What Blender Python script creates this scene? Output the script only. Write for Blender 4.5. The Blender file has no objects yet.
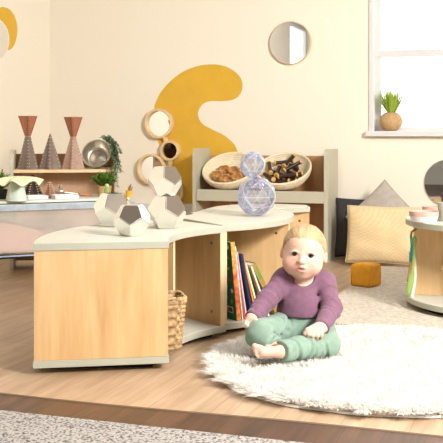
import bpy, bmesh, math, random
import numpy as np
from mathutils import Vector, Matrix, noise

random.seed(7)
rng = np.random.default_rng(7)
PI = math.pi
S = bpy.context.scene
COL = S.collection
H, FP, CX, HY = 0.815, 975.0, 221.5, 131.0      # eye height, focal length, principal column, horizon row
YAW = math.radians(19)
E1 = Vector((math.cos(YAW), -math.sin(YAW), 0))   # along the back wall, to the right
E2 = Vector((math.sin(YAW), math.cos(YAW), 0))    # into the back wall
UP = Vector((0, 0, 1))
K = Vector((-1.245, 7.079, 0))                    # the room's back left corner

def P(px, py, Z):
    return Vector(((px - CX) * Z / FP, Z, H - (py - HY) * Z / FP))
WZ = 6.65                                        # distance of the back wall straight ahead
def back(px, py, off=0.0):
    a = (px - CX) / FP
    return P(px, py, WZ / (1 + .3443 * a)) - E2 * off
def left(px, py, off=0.0):
    a = (px - CX) / FP
    return P(px, py, (K.x - .3443 * K.y) / (a - .3443)) + E1 * off

# ------------------------------------------------------------------ materials
def lin(c):
    return tuple(((v / 255) / 12.92 if v / 255 <= .04045 else ((v / 255 + .055) / 1.055) ** 2.4) for v in c) + (1,)

def mat(name, col, rough=.6, var=0.0, scale=20, bump=0.0, bscale=60, metal=0.0, stretch=(1, 1, 1), col2=None,
        trans=0.0, ior=1.45, alpha=1.0, spec=.5, sheen=0.0, sss=0.0, detail=4, coat=0.0):
    m = bpy.data.materials.new(name); m.use_nodes = True
    nt = m.node_tree; b = nt.nodes['Principled BSDF']
    b.inputs['Base Color'].default_value = col
    b.inputs['Roughness'].default_value = rough
    b.inputs['Metallic'].default_value = metal
    b.inputs['IOR'].default_value = ior
    b.inputs['Transmission Weight'].default_value = trans
    b.inputs['Alpha'].default_value = alpha
    b.inputs['Specular IOR Level'].default_value = spec
    b.inputs['Sheen Weight'].default_value = sheen
    b.inputs['Coat Weight'].default_value = coat
    if sss:
        b.inputs['Subsurface Weight'].default_value = sss
        b.inputs['Subsurface Radius'].default_value = (.012, .005, .003)
        b.inputs['Subsurface Scale'].default_value = .6
    if var or bump:
        tc = nt.nodes.new('ShaderNodeTexCoord'); mp = nt.nodes.new('ShaderNodeMapping')
        mp.inputs['Scale'].default_value = stretch
        nt.links.new(tc.outputs['Object'], mp.inputs['Vector'])
    if var:
        n = nt.nodes.new('ShaderNodeTexNoise'); n.inputs['Scale'].default_value = scale; n.inputs['Detail'].default_value = detail
        nt.links.new(mp.outputs['Vector'], n.inputs['Vector'])
        r = nt.nodes.new('ShaderNodeValToRGB')
        c2 = col2 or tuple(max(0, v * (1 - var)) for v in col[:3]) + (1,)
        r.color_ramp.elements[0].color = c2; r.color_ramp.elements[1].color = col
        r.color_ramp.elements[0].position = .35; r.color_ramp.elements[1].position = .62
        nt.links.new(n.outputs['Fac'], r.inputs['Fac']); nt.links.new(r.outputs['Color'], b.inputs['Base Color'])
    if bump:
        n2 = nt.nodes.new('ShaderNodeTexNoise'); n2.inputs['Scale'].default_value = bscale; n2.inputs['Detail'].default_value = 3
        nt.links.new(mp.outputs['Vector'], n2.inputs['Vector'])
        bp = nt.nodes.new('ShaderNodeBump'); bp.inputs['Strength'].default_value = bump; bp.inputs['Distance'].default_value = .004
        nt.links.new(n2.outputs['Fac'], bp.inputs['Height']); nt.links.new(bp.outputs['Normal'], b.inputs['Normal'])
    return m

def wood(name, light, dark, rough=.45, s=1.0, axis='Z'):
    m = bpy.data.materials.new(name); m.use_nodes = True
    nt = m.node_tree; b = nt.nodes['Principled BSDF']; b.inputs['Roughness'].default_value = rough
    tc = nt.nodes.new('ShaderNodeTexCoord'); mp = nt.nodes.new('ShaderNodeMapping')
    mp.inputs['Scale'].default_value = {'Z': (9 * s, 9 * s, .9 * s), 'X': (.9 * s, 9 * s, 9 * s), 'Y': (9 * s, .9 * s, 9 * s)}[axis]
    nt.links.new(tc.outputs['Object'], mp.inputs['Vector'])
    n = nt.nodes.new('ShaderNodeTexNoise'); n.inputs['Scale'].default_value = 1.6; n.inputs['Detail'].default_value = 6
    n.inputs['Distortion'].default_value = .5
    nt.links.new(mp.outputs['Vector'], n.inputs['Vector'])
    n2 = nt.nodes.new('ShaderNodeTexNoise'); n2.inputs['Scale'].default_value = 9; n2.inputs['Detail'].default_value = 3
    nt.links.new(mp.outputs['Vector'], n2.inputs['Vector'])
    mx = nt.nodes.new('ShaderNodeMath'); mx.operation = 'MULTIPLY_ADD'; mx.inputs[1].default_value = .35
    nt.links.new(n2.outputs['Fac'], mx.inputs[0]); nt.links.new(n.outputs['Fac'], mx.inputs[2])
    r = nt.nodes.new('ShaderNodeValToRGB')
    r.color_ramp.elements[0].color = dark; r.color_ramp.elements[1].color = light
    r.color_ramp.elements[0].position = .42; r.color_ramp.elements[1].position = .82
    nt.links.new(mx.outputs[0], r.inputs['Fac']); nt.links.new(r.outputs['Color'], b.inputs['Base Color'])
    return m

def planks(name, light, dark, gap, wid, length, rough=.4, contrast=.6):
    """Boards running along E2; coordinates rotated into the room's axes."""
    m = bpy.data.materials.new(name); m.use_nodes = True
    nt = m.node_tree; b = nt.nodes['Principled BSDF']; b.inputs['Roughness'].default_value = rough
    tc = nt.nodes.new('ShaderNodeTexCoord'); mp = nt.nodes.new('ShaderNodeMapping')
    mp.inputs['Rotation'].default_value = (0, 0, YAW - PI / 2)
    nt.links.new(tc.outputs['Object'], mp.inputs['Vector'])
    br = nt.nodes.new('ShaderNodeTexBrick')
    br.inputs['Scale'].default_value = 1; br.inputs['Brick Width'].default_value = length; br.inputs['Row Height'].default_value = wid
    br.inputs['Mortar Size'].default_value = .0012; br.inputs['Mortar Smooth'].default_value = .3; br.offset = .37
    br.inputs['Color1'].default_value = (.15, .15, .15, 1); br.inputs['Color2'].default_value = (.85, .85, .85, 1)
    br.inputs['Mortar'].default_value = (.5, .5, .5, 1)
    nt.links.new(mp.outputs['Vector'], br.inputs['Vector'])
    mp2 = nt.nodes.new('ShaderNodeMapping'); mp2.inputs['Scale'].default_value = (1.2, 14, 1)
    nt.links.new(mp.outputs['Vector'], mp2.inputs['Vector'])
    n = nt.nodes.new('ShaderNodeTexNoise'); n.inputs['Scale'].default_value = 2.2; n.inputs['Detail'].default_value = 8; n.inputs['Distortion'].default_value = .8
    nt.links.new(mp2.outputs['Vector'], n.inputs['Vector'])
    sep = nt.nodes.new('ShaderNodeMath'); sep.operation = 'MULTIPLY_ADD'; sep.inputs[1].default_value = .3
    nt.links.new(br.outputs['Color'], sep.inputs[0]); nt.links.new(n.outputs['Fac'], sep.inputs[2])
    r = nt.nodes.new('ShaderNodeValToRGB')
    r.color_ramp.elements[0].color = dark; r.color_ramp.elements[1].color = light
    r.color_ramp.elements[0].position = .65 - contrast / 2; r.color_ramp.elements[1].position = .65 + contrast / 2
    nt.links.new(sep.outputs[0], r.inputs['Fac'])
    mix = nt.nodes.new('ShaderNodeMixRGB'); mix.inputs['Color2'].default_value = gap
    nt.links.new(br.outputs['Fac'], mix.inputs['Fac']); nt.links.new(r.outputs['Color'], mix.inputs['Color1'])
    nt.links.new(mix.outputs['Color'], b.inputs['Base Color'])
    return m

def weave(name, c1, c2, scale, rough=.9, bump=.4):
    m = bpy.data.materials.new(name); m.use_nodes = True
    nt = m.node_tree; b = nt.nodes['Principled BSDF']; b.inputs['Roughness'].default_value = rough
    tc = nt.nodes.new('ShaderNodeTexCoord'); ck = nt.nodes.new('ShaderNodeTexChecker')
    ck.inputs['Scale'].default_value = scale; ck.inputs['Color1'].default_value = c1; ck.inputs['Color2'].default_value = c2
    nt.links.new(tc.outputs['Object'], ck.inputs['Vector'])
    n = nt.nodes.new('ShaderNodeTexNoise'); n.inputs['Scale'].default_value = 25
    nt.links.new(tc.outputs['Object'], n.inputs['Vector'])
    mix = nt.nodes.new('ShaderNodeMixRGB'); mix.blend_type = 'MULTIPLY'; mix.inputs['Fac'].default_value = .35
    nt.links.new(ck.outputs['Color'], mix.inputs['Color1']); nt.links.new(n.outputs['Color'], mix.inputs['Color2'])
    mix2 = nt.nodes.new('ShaderNodeMixRGB'); mix2.inputs['Fac'].default_value = .6
    nt.links.new(mix.outputs['Color'], mix2.inputs['Color1']); nt.links.new(ck.outputs['Color'], mix2.inputs['Color2'])
    nt.links.new(mix2.outputs['Color'], b.inputs['Base Color'])
    bp = nt.nodes.new('ShaderNodeBump'); bp.inputs['Strength'].default_value = bump; bp.inputs['Distance'].default_value = .003
    nt.links.new(ck.outputs['Fac'], bp.inputs['Height']); nt.links.new(bp.outputs['Normal'], b.inputs['Normal'])
    return m

def speckle(name, c1, c2, scale, rough=.95):
    m = mat(name, c1, rough, var=.5, scale=scale, bump=.6, bscale=scale, col2=c2, detail=2)
    for n in m.node_tree.nodes:
        if n.type == 'VALTORGB':
            n.color_ramp.elements[0].position = .36; n.color_ramp.elements[1].position = .52
    return m

M = {}
M['wall'] = mat('cream_paint', (.87, .81, .69, 1), .9, bump=.05, bscale=150)
M['ceil'] = mat('taupe_ceiling', (.30, .27, .24, 1), .9, var=.08, scale=3)
M['rear'] = mat('pale_grey_wall', (.55, .54, .51, 1), .9, var=.06, scale=2)
M['white'] = mat('white_gloss_paint', (.70, .70, .70, 1), .35, var=.03, scale=8)
M['yellow_paint'] = mat('mustard_wall_paint', (.74, .44, .045, 1), .85, var=.07, scale=7)
M['maple'] = wood('maple_board', (.72, .485, .245, 1), (.55, .335, .145, 1))
M['edge'] = wood('pale_edge_strip', (.80, .62, .38, 1), (.72, .53, .30, 1))
M['sage'] = mat('sage_laminate', (.455, .465, .38, 1), .38, var=.04, scale=6)
M['cream_top'] = mat('pale_sage_laminate', (.61, .605, .52, 1), .4, var=.04, scale=6)
M['sage_dark'] = mat('sage_lacquer', (.52, .50, .385, 1), .5, var=.05, scale=6)
M['oak'] = planks('light_oak_planks', (.62, .455, .305, 1), (.30, .185, .105, 1), (.27, .17, .095, 1), .19, 1.25, contrast=.75)
M['walnut'] = planks('dark_walnut_planks', (.15, .072, .038, 1), (.035, .018, .010, 1), (.03, .016, .009, 1), .11, .8, contrast=.6)
M['carpet'] = speckle('grey_fleck_carpet', (.43, .40, .375, 1), (.09, .075, .068, 1), 120)
M['mat_weave'] = mat('oatmeal_wool', (.64, .57, .47, 1), .95, var=.28, scale=55, bump=.6, bscale=110, stretch=(1, 1, 1))
M['fur'] = mat('white_long_pile', (.93, .91, .87, 1), .9, sheen=.3)
_nt = M['fur'].node_tree; _b = _nt.nodes['Principled BSDF']; _o = [n for n in _nt.nodes if n.type == 'OUTPUT_MATERIAL'][0]
_t = _nt.nodes.new('ShaderNodeBsdfTranslucent'); _t.inputs['Color'].default_value = (.95, .935, .90, 1)
_m = _nt.nodes.new('ShaderNodeMixShader'); _m.inputs[0].default_value = .4
_nt.links.new(_b.outputs[0], _m.inputs[1]); _nt.links.new(_t.outputs[0], _m.inputs[2]); _nt.links.new(_m.outputs[0], _o.inputs['Surface'])
M['backing'] = mat('white_backing', (.75, .74, .71, 1), .9, var=.05)
M['mirror'] = mat('mirror_glass', (.93, .93, .93, 1), .015, metal=1)
M['mirror_dark'] = mat('smoked_mirror', (.10, .065, .04, 1), .06, metal=1)
M['steel'] = mat('polished_steel', (.86, .85, .82, 1), .045, metal=1, bump=.02, bscale=25)
M['steel_brushed'] = mat('brushed_steel', (.66, .61, .52, 1), .33, metal=1)
M['blond'] = wood('blond_plywood', (.80, .60, .34, 1), (.68, .47, .24, 1))
M['bolt'] = mat('grey_bolt', (.20, .20, .20, 1), .3, metal=.8)
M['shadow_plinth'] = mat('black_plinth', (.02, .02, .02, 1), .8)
M['glass'] = mat('window_glass', (1, 1, 1, 1), .0, trans=1, ior=1.02, spec=.1)
M['straw'] = mat('cream_coiled_straw', (.85, .74, .53, 1), .85, var=.12, scale=40, bump=.4, bscale=120)
M['seagrass'] = mat('seagrass', (.56, .38, .19, 1), .85, var=.45, scale=60, bump=.3, bscale=120)
M['raffia'] = mat('raffia', (.56, .36, .17, 1), .85, var=.15, scale=50, bump=.5, bscale=90)
M['leaf'] = mat('fern_green', (.12, .24, .02, 1), .55, var=.4, scale=30)
M['leaf_bright'] = mat('bright_grass_green', (.42, .58, .07, 1), .55, var=.35, scale=25)
M['leaf_grey'] = mat('eucalyptus_green', (.17, .24, .15, 1), .6, var=.35, scale=30)
M['choc'] = mat('chocolate_wood', (.035, .016, .010, 1), .45, var=.4, scale=30)
M['disc'] = mat('birch_disc', (.72, .43, .13, 1), .55, var=.2, scale=40)
M['carved'] = wood('carved_olive_wood', (.62, .34, .12, 1), (.33, .14, .045, 1), s=4)
M['charcoal'] = mat('charcoal_linen', (.045, .041, .042, 1), .95, var=.25, scale=60, bump=.4, bscale=160)
M['dove'] = mat('dove_grey_linen', (.46, .41, .36, 1), .95, var=.12, scale=30, bump=.3, bscale=150)
M['tan_weave'] = weave('tan_basket_weave', (.76, .57, .30, 1), (.82, .66, .41, 1), 105)
M['ochre'] = mat('ochre_felt', (.82, .38, .025, 1), .9, var=.12, scale=30, bump=.3, bscale=120)
M['copper'] = mat('copper_leather', (.40, .15, .075, 1), .6, var=.15, scale=40)
M['mushroom'] = mat('mushroom_leather', (.23, .175, .145, 1), .65, var=.15, scale=40)
M['rose'] = mat('dusty_rose_leather', (.46, .30, .235, 1), .65, var=.15, scale=40)
M['umber'] = mat('umber_leather', (.045, .027, .02, 1), .6, var=.2, scale=40)
M['tan'] = mat('tan_leather', (.30, .125, .065, 1), .6, var=.2, scale=40)
M['hole'] = mat('pale_eyelet', (.62, .50, .40, 1), .7)
M['hole_dark'] = mat('dark_eyelet', (.10, .05, .035, 1), .7)
M['mint'] = mat('mint_plastic', (.66, .80, .70, 1), .5, var=.05, scale=15)
M['lemon'] = mat('lemon_felt', (.82, .79, .50, 1), .8, var=.08, scale=20)
M['rim'] = mat('powder_blue_rim', (.42, .49, .55, 1), .35, var=.25, scale=18)
M['tub'] = mat('frosted_plastic', (.80, .80, .76, 1), .35, alpha=.38)
M['sand'] = mat('pink_sand', (.70, .42, .33, 1), .95, var=.1, scale=60, bump=.3, bscale=200)
M['board'] = mat('ivory_board', (.80, .78, .70, 1), .45, var=.06, scale=8)
M['navy_bar'] = mat('dark_steel_bar', (.03, .035, .05, 1), .3, metal=.6)
M['lime'] = mat('lime_silicone', (.27, .40, .09, 1), .5, var=.08, scale=15)
M['teal'] = mat('teal_silicone', (.05, .42, .46, 1), .5, var=.08, scale=15)
M['brown_wood'] = wood('beech_handle', (.45, .22, .10, 1), (.32, .14, .06, 1), s=4)
M['pinkrim'] = mat('blush_ceramic', (.66, .42, .36, 1), .35, var=.15, scale=20)
M['ceramic'] = mat('white_ceramic', (.80, .80, .78, 1), .3, var=.04, scale=12)
M['plum'] = mat('plum_paint', (.20, .09, .16, 1), .5, var=.1)
M['skin'] = None

def faceted(name):
    m = bpy.data.materials.new(name); m.use_nodes = True
    nt = m.node_tree; nt.nodes.remove(nt.nodes['Principled BSDF'])
    out = [n for n in nt.nodes if n.type == 'OUTPUT_MATERIAL'][0]
    tr = nt.nodes.new('ShaderNodeBsdfTransparent'); tr.inputs['Color'].default_value = (.985, .985, .995, 1)
    gl = nt.nodes.new('ShaderNodeBsdfGlossy'); gl.inputs['Roughness'].default_value = .06
    tc = nt.nodes.new('ShaderNodeTexCoord'); vo = nt.nodes.new('ShaderNodeTexNoise'); vo.inputs['Scale'].default_value = 9
    nt.links.new(tc.outputs['Object'], vo.inputs['Vector'])
    r = nt.nodes.new('ShaderNodeValToRGB')
    r.color_ramp.elements[0].color = (.88, .84, 1.0, 1); r.color_ramp.elements[0].position = .35
    r.color_ramp.elements[1].color = (1.0, .92, .95, 1); r.color_ramp.elements[1].position = .68
    e = r.color_ramp.elements.new(.5); e.color = (.88, .96, 1.0, 1)
    nt.links.new(vo.outputs['Fac'], r.inputs['Fac']); nt.links.new(r.outputs['Color'], gl.inputs['Color'])
    tl = nt.nodes.new('ShaderNodeBsdfTranslucent'); nt.links.new(r.outputs['Color'], tl.inputs['Color'])
    fr = nt.nodes.new('ShaderNodeFresnel'); fr.inputs['IOR'].default_value = 1.5
    m1 = nt.nodes.new('ShaderNodeMixShader'); nt.links.new(fr.outputs[0], m1.inputs[0])
    nt.links.new(tr.outputs[0], m1.inputs[1]); nt.links.new(gl.outputs[0], m1.inputs[2])
    m2 = nt.nodes.new('ShaderNodeMixShader'); m2.inputs[0].default_value = .16
    nt.links.new(m1.outputs[0], m2.inputs[1]); nt.links.new(tl.outputs[0], m2.inputs[2])
    nt.links.new(m2.outputs[0], out.inputs['Surface'])
    return m
M['gem'] = faceted('iridescent_acrylic')
M['frost'] = mat('frosted_edge', (.86, .84, .95, 1), .25, alpha=.6)

# ------------------------------------------------------------------ object helpers
def tag(o, label=None, cat=None, group=None, kind=None):
    if label: o['label'] = label
    if cat: o['category'] = cat
    if group: o['group'] = group
    if kind: o['kind'] = kind
    return o

def thing(name, label, cat, loc, group=None):
    o = bpy.data.objects.new(name, None); COL.objects.link(o); o.location = loc; o.empty_display_size = .05
    return tag(o, label, cat, group)

def wloc(p):
    v = Vector(p.location)
    while p.parent:
        p = p.parent; v += p.location
    return v

def obj(name, bm, m, parent=None, origin=None, smooth=False, angle=None):
    """bm holds world coordinates; the mesh is stored relative to its parent (or origin)."""
    me = bpy.data.meshes.new(name)
    off = wloc(parent) if parent else Vector(origin or (0, 0, 0))
    bmesh.ops.recalc_face_normals(bm, faces=bm.faces) if bm.faces else None
    bm.transform(Matrix.Translation(-off))
    bm.to_mesh(me); bm.free()
    me.materials.append(m)
    if smooth:
        me.polygons.foreach_set('use_smooth', [True] * len(me.polygons))
        if angle: me.set_sharp_from_angle(angle=math.radians(angle))
    o = bpy.data.objects.new(name, me); COL.objects.link(o)
    if parent: o.parent = parent
    else: o.location = off
    return o

def struct(name, bm, m, parent=None):
    o = obj(name, bm, m, parent)
    if not parent: o['kind'] = 'structure'
    return o

def NB(): return bmesh.new()

def box(bm, c, half, ax=None, bev=0.0, seg=2):
    """c centre, half extents along ax axes"""
    ax = ax or (Vector((1, 0, 0)), Vector((0, 1, 0)), UP)
    r = bmesh.ops.create_cube(bm, size=2)
    vs = r['verts']
    for v in vs:
        v.co = Vector(c) + ax[0] * v.co.x * half[0] + ax[1] * v.co.y * half[1] + ax[2] * v.co.z * half[2]
    if bev:
        es = list({e for v in vs for e in v.link_edges})
        bmesh.ops.bevel(bm, geom=es, offset=bev, segments=seg, affect='EDGES', profile=.5)
    return bm

def prism(bm, pts, z0, z1, bev=0.0):
    a = [bm.verts.new((p[0], p[1], z0)) for p in pts]; b = [bm.verts.new((p[0], p[1], z1)) for p in pts]
    n = len(pts)
    f0 = bm.faces.new(a[::-1]); f1 = bm.faces.new(b)
    for i in range(n): bm.faces.new((a[i], a[(i + 1) % n], b[(i + 1) % n], b[i]))
    if bev:
        es = list(f0.edges) + list(f1.edges)
        bmesh.ops.bevel(bm, geom=es, offset=bev, segments=2, affect='EDGES')
    return bm

def plate(bm, pts, nrm, th):
    """closed outline of world points extruded along nrm by th"""
    a = [bm.verts.new(p) for p in pts]; b = [bm.verts.new(Vector(p) + nrm * th) for p in pts]
    n = len(pts); bm.faces.new(a[::-1]); bm.faces.new(b)
    for i in range(n): bm.faces.new((a[i], a[(i + 1) % n], b[(i + 1) % n], b[i]))
    return bm

def frame_from(z, hint=None):
    z = Vector(z).normalized(); h = Vector(hint or (0, 0, 1))
    if abs(z.dot(h)) > .98: h = Vector((1, 0, 0))
    x = h.cross(z).normalized(); return x, z.cross(x), z

def lathe(bm, prof, c, axis=UP, n=48, mod=None, closed=False, hint=None):
    """prof: list of (r, h); mod(k_angle, r, h)->(r,h)"""
    x, y, z = frame_from(axis, hint); rings = []
    for r, h in prof:
        ring = []
        for k in range(n):
            a = 2 * PI * k / n; rr, hh = (r, h) if not mod else mod(a, r, h)
            ring.append(bm.verts.new(Vector(c) + x * math.cos(a) * rr + y * math.sin(a) * rr + z * hh))
        rings.append(ring)
    for i in range(len(rings) - 1):
        for k in range(n):
            bm.faces.new((rings[i][k], rings[i][(k + 1) % n], rings[i + 1][(k + 1) % n], rings[i + 1][k]))
    if closed:
        for k in range(n):
            bm.faces.new((rings[-1][k], rings[-1][(k + 1) % n], rings[0][(k + 1) % n], rings[0][k]))
    else:
        if prof[0][0] > 1e-5: bm.faces.new(rings[0][::-1])
        if prof[-1][0] > 1e-5: bm.faces.new(rings[-1])
    return bm

def tube(bm, pts, r, n=8):
    pts = [Vector(p) for p in pts]; rs = r if isinstance(r, (list, tuple)) else [r] * len(pts)
    rings = []; prev = None
    for i, p in enumerate(pts):
        d = (pts[min(i + 1, len(pts) - 1)] - pts[max(i - 1, 0)]).normalized()
        if prev is None: x, y, _ = frame_from(d)
        else:
            x = (prev - d * prev.dot(d)).normalized(); y = d.cross(x)
        prev = x
        rings.append([bm.verts.new(p + x * math.cos(2 * PI * k / n) * rs[i] + y * math.sin(2 * PI * k / n) * rs[i]) for k in range(n)])
    for i in range(len(rings) - 1):
        for k in range(n): bm.faces.new((rings[i][k], rings[i][(k + 1) % n], rings[i + 1][(k + 1) % n], rings[i + 1][k]))
    bm.faces.new(rings[0][::-1]); bm.faces.new(rings[-1])
    return bm

def ball(bm, c, r, u=16, v=10):
    res = bmesh.ops.create_uvsphere(bm, u_segments=u, v_segments=v, radius=1)
    rr = r if isinstance(r, (tuple, list)) else (r, r, r)
    for w in res['verts']: w.co = Vector((w.co.x * rr[0], w.co.y * rr[1], w.co.z * rr[2])) + Vector(c)
    return bm

def dup(src, loc, rot=None, label=None):
    """copy of a thing with copies of its parts and sub-parts"""
    def rec(o, par):
        c = o.copy(); COL.objects.link(c)
        if par: c.parent = par
        for ch in list(o.children): rec(ch, c)
        return c
    r = rec(src, None); r.location = loc
    if rot is not None: r.rotation_euler = rot
    if label: r['label'] = label
    return r

# ------------------------------------------------------------------ the room
RW, RD, RH = 5.4, 8.8, 2.7
def R(s, t, z=0): return K + E1 * s - E2 * t + UP * z     # room coordinates: s right along the back wall, t towards the camera

bm = NB(); box(bm, R(RW / 2, RD / 2, -.053), (RW / 2 + .3, RD / 2 + .3, .05), (E1, E2, UP)); struct('floor', bm, M['walnut'])
# light oak sheet floor laid over the dark boards, its front edge slightly wavy
edge = []
p0, p1 = Vector((-.692, 3.046, 0)), Vector((.588, 2.59, 0))
for i in range(-60, 81):
    u = i / 20 * 1.0
    w = .006 * math.sin(u * 5.1) + .008 * math.sin(u * 2.3 + 1)
    edge.append(p0 + E1 * (u * 1.0) - E2 * w)
ts = lambda p: (p - K).dot(E1)
pts = [e for e in edge if 0 < ts(e) < RW]
pts = [R(0, 0) ] + [R(0, (K - pts[0]).dot(E2))] + pts + [R(RW, (K - pts[-1]).dot(E2)), R(RW, 0)]
bm = NB(); prism(bm, [(p.x, p.y) for p in pts], -.003, 0); o = struct('floor.001', bm, M['oak'])
bm = NB()
band = [e for e in edge if 0 < ts(e) < RW]
for a, b in zip(band[:-1], band[1:]):
    va = [bm.verts.new(q) for q in (a + UP * .0005, b + UP * .0005, b - E2 * .007 + UP * -.0022, a - E2 * .007 + UP * -.0022)]
    bm.faces.new(va)
struct('trim_2', bm, mat('dark_floor_edging', (.16, .10, .055, 1), .5))

# back wall with the window opening
sx0 = (back(371, 0) - K).dot(E1); sx1 = sx0 + 1.5
wz0, wz1 = back(371, 134).z, 2.25
th = .22
def wallbox(bm, s0, s1, z0, z1): box(bm, R((s0 + s1) / 2, -th / 2, (z0 + z1) / 2), ((s1 - s0) / 2, th / 2, (z1 - z0) / 2), (E1, E2, UP))
bm = NB()
wallbox(bm, -th, sx0, 0, RH); wallbox(bm, sx1, RW + th, 0, RH); wallbox(bm, sx0, sx1, 0, wz0); wallbox(bm, sx0, sx1, wz1, RH)
struct('wall_back', bm, M['wall'])
bm = NB(); q0, q1, q2, q3 = 6.78, 8.0, 1.15, 2.35      # added side window, put in for the round mirror's reflection and fill light
def lb(a, b, c, d): box(bm, R(-th / 2, (a + b) / 2, (c + d) / 2), (th / 2, (b - a) / 2, (d - c) / 2), (E1, E2, UP))
lb(0, q0, 0, RH); lb(q1, RD, 0, RH); lb(q0, q1, 0, q2); lb(q0, q1, q3, RH); struct('wall_left', bm, M['wall'])
w2 = bpy.data.objects.new('added_window', None); COL.objects.link(w2); w2['kind'] = 'structure'; w2.location = R(0, (q0 + q1) / 2, q2)
bm = NB()
for a, b, c, d in ((q0, q0 + .05, q2, q3), (q1 - .05, q1, q2, q3), (q0 + .0505, q1 - .0505, q2, q2 + .05), (q0 + .0505, q1 - .0505, q3 - .05, q3)):
    box(bm, R(-.1, (a + b) / 2, (c + d) / 2), (.03, (b - a) / 2 - .0005, (d - c) / 2), (E1, E2, UP), .003)
obj('window_frame', bm, M['white'], w2)
bm = NB(); box(bm, R(-.1, (q0 + q1) / 2, (q2 + q3) / 2), (.003, (q1 - q0) / 2 - .052, (q3 - q2) / 2 - .052), (E1, E2, UP)); obj('pane', bm, M['glass'], w2)
bm = NB(); box(bm, R(RW + th / 2, RD / 2, RH / 2), (th / 2, RD / 2, RH / 2), (E1, E2, UP)); struct('wall_right', bm, M['wall'])
bm = NB(); box(bm, R(RW / 2, RD + th / 2, RH / 2), (RW / 2 + th, th / 2, RH / 2), (E1, E2, UP)); struct('wall_rear', bm, M['rear'])
bm = NB(); box(bm, R(RW / 2, RD / 2, RH + .05), (RW / 2 + th, RD / 2 + th, .05), (E1, E2, UP)); struct('ceiling', bm, M['ceil'])
bm = NB(); box(bm, R(RW / 2, .008, .04), (RW / 2, .008, .04), (E1, E2, UP), .003); struct('baseboard_back', bm, M['white'])
z0, z1 = back(188, 216).z, back(188, 204).z
bm = NB(); box(bm, R(RW / 2, .012, (z0 + z1) / 2), (RW / 2, .012, (z1 - z0) / 2), (E1, E2, UP), .003); struct('trim_1', bm, M['white'])

# window
wr = bpy.data.objects.new('window_1', None); COL.objects.link(wr); wr['kind'] = 'structure'; wr.location = R((sx0 + sx1) / 2, 0, wz0)
bm = NB()
def wb(s0, s1, t0, t1, z0, z1, bev=.004): box(bm, R((s0 + s1) / 2, (t0 + t1) / 2, (z0 + z1) / 2), ((s1 - s0) / 2, abs(t1 - t0) / 2, (z1 - z0) / 2), (E1, E2, UP), bev)
wb(sx0 - .012, sx0 + .022, -.02, .014, wz0, wz1); wb(sx1 - .022, sx1 + .012, -.02, .014, wz0, wz1); wb(sx0 - .012, sx1 + .012, -.02, .014, wz1 - .02, wz1 + .02)
obj('window_frame', bm, M['white'], wr)
ztr = back(395, 52).z
bm = NB()
wb(sx0 + .002, sx0 + .05, -.13, -.09, wz0, wz1); wb(sx1 - .05, sx1 - .002, -.13, -.09, wz0, wz1); wb(sx0, sx1, -.13, -.09, wz0 + .0, wz0 + .045); wb(sx0, sx1, -.13, -.09, wz1 - .045, wz1)
wb(sx0, sx1, -.135, -.085, ztr - .025, ztr + .02)
obj('sash', bm, M['white'], wr)
bm = NB(); box(bm, R((sx0 + sx1) / 2, -.112, (wz0 + wz1) / 2), ((sx1 - sx0) / 2 - .003, .003, (wz1 - wz0) / 2 - .003), (E1, E2, UP)); obj('pane', bm, M['glass'], wr)
zs = back(400, 131).z
bm = NB(); wb(sx0 - .03, sx1 + .03, -.2, .05, zs - .035, zs, .005); obj('window_sill', bm, M['white'], wr)

# painted mustard shapes on the walls
def smooth_closed(pts, n=6):
    out = []; k = len(pts)
    for i in range(k):
        p0, p1, p2, p3 = (Vector(pts[(i + j - 1) % k]) for j in range(4))
        for j in range(n):
            t = j / n
            out.append(.5 * ((2 * p1) + (p2 - p0) * t + (2 * p0 - 5 * p1 + 4 * p2 - p3) * t * t + (3 * p1 - p0 - 3 * p2 + p3) * t ** 3))
    return out
zz = [(20, 215), (25, 190), (50, 140), (95, 90), (150, 50), (220, 25), (290, 20), (350, 35), (395, 70), (410, 110), (400, 150), (370, 175), (320, 182), (270, 182), (235, 195), (215, 225), (215, 255), (235, 285), (280, 310), (330, 335), (370, 370)]
blob = [(150 + x / 4.43, 60 + y / 4.43) for x, y in zz] + [(237, 150), (241, 160), (244, 175), (245, 203), (215, 203), (182, 203), (178, 180), (170, 164), (163, 152), (158, 140), (155, 124)]
pts = smooth_closed([(x, y, 0) for x, y in blob])
bm = NB(); plate(bm, [back(p.x, min(p.y, 203.3), 0.0) for p in pts], -E2, .0015)
tag(obj('wall_mural', bm, M['yellow_paint'], origin=back(200, 150)), 'large mustard yellow hooked shape painted on the cream back wall', 'mural')
zz = [(-60, 90), (-30, 60), (0, 48), (22, 45), (60, 60), (90, 100), (108, 160), (108, 210), (95, 270), (75, 305), (50, 318), (42, 315), (50, 270), (50, 235), (40, 190), (25, 150), (0, 125), (-40, 110)]
pts = smooth_closed([(x / 6.33, y / 6.33, 0) for x, y in zz])
bm = NB(); plate(bm, [left(p.x, p.y) for p in pts], E1, .0015)
tag(obj('wall_mural', bm, M['yellow_paint'], origin=left(5, 30)), 'mustard yellow crescent painted on the wall at the top left corner', 'mural')
pts = [left(-4 + 11.8 * math.cos(a), 40 + 19.5 * math.sin(a)) for a in [2 * PI * i / 48 for i in range(48)]]
t = thing('wall_mirror', 'pale oval mirror on the wall inside the mustard crescent, cut by the frame edge', 'mirror', left(-4, 40))
bm = NB(); plate(bm, pts, E1, .012); obj('back_board', bm, M['board'], t)
pts = [left(-4 + 10.8 * math.cos(a), 40 + 18 * math.sin(a), .0125) for a in [2 * PI * i / 48 for i in range(48)]]
bm = NB(); plate(bm, pts, E1, .001); obj('mirror_glass', bm, M['mirror'], t)

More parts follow.
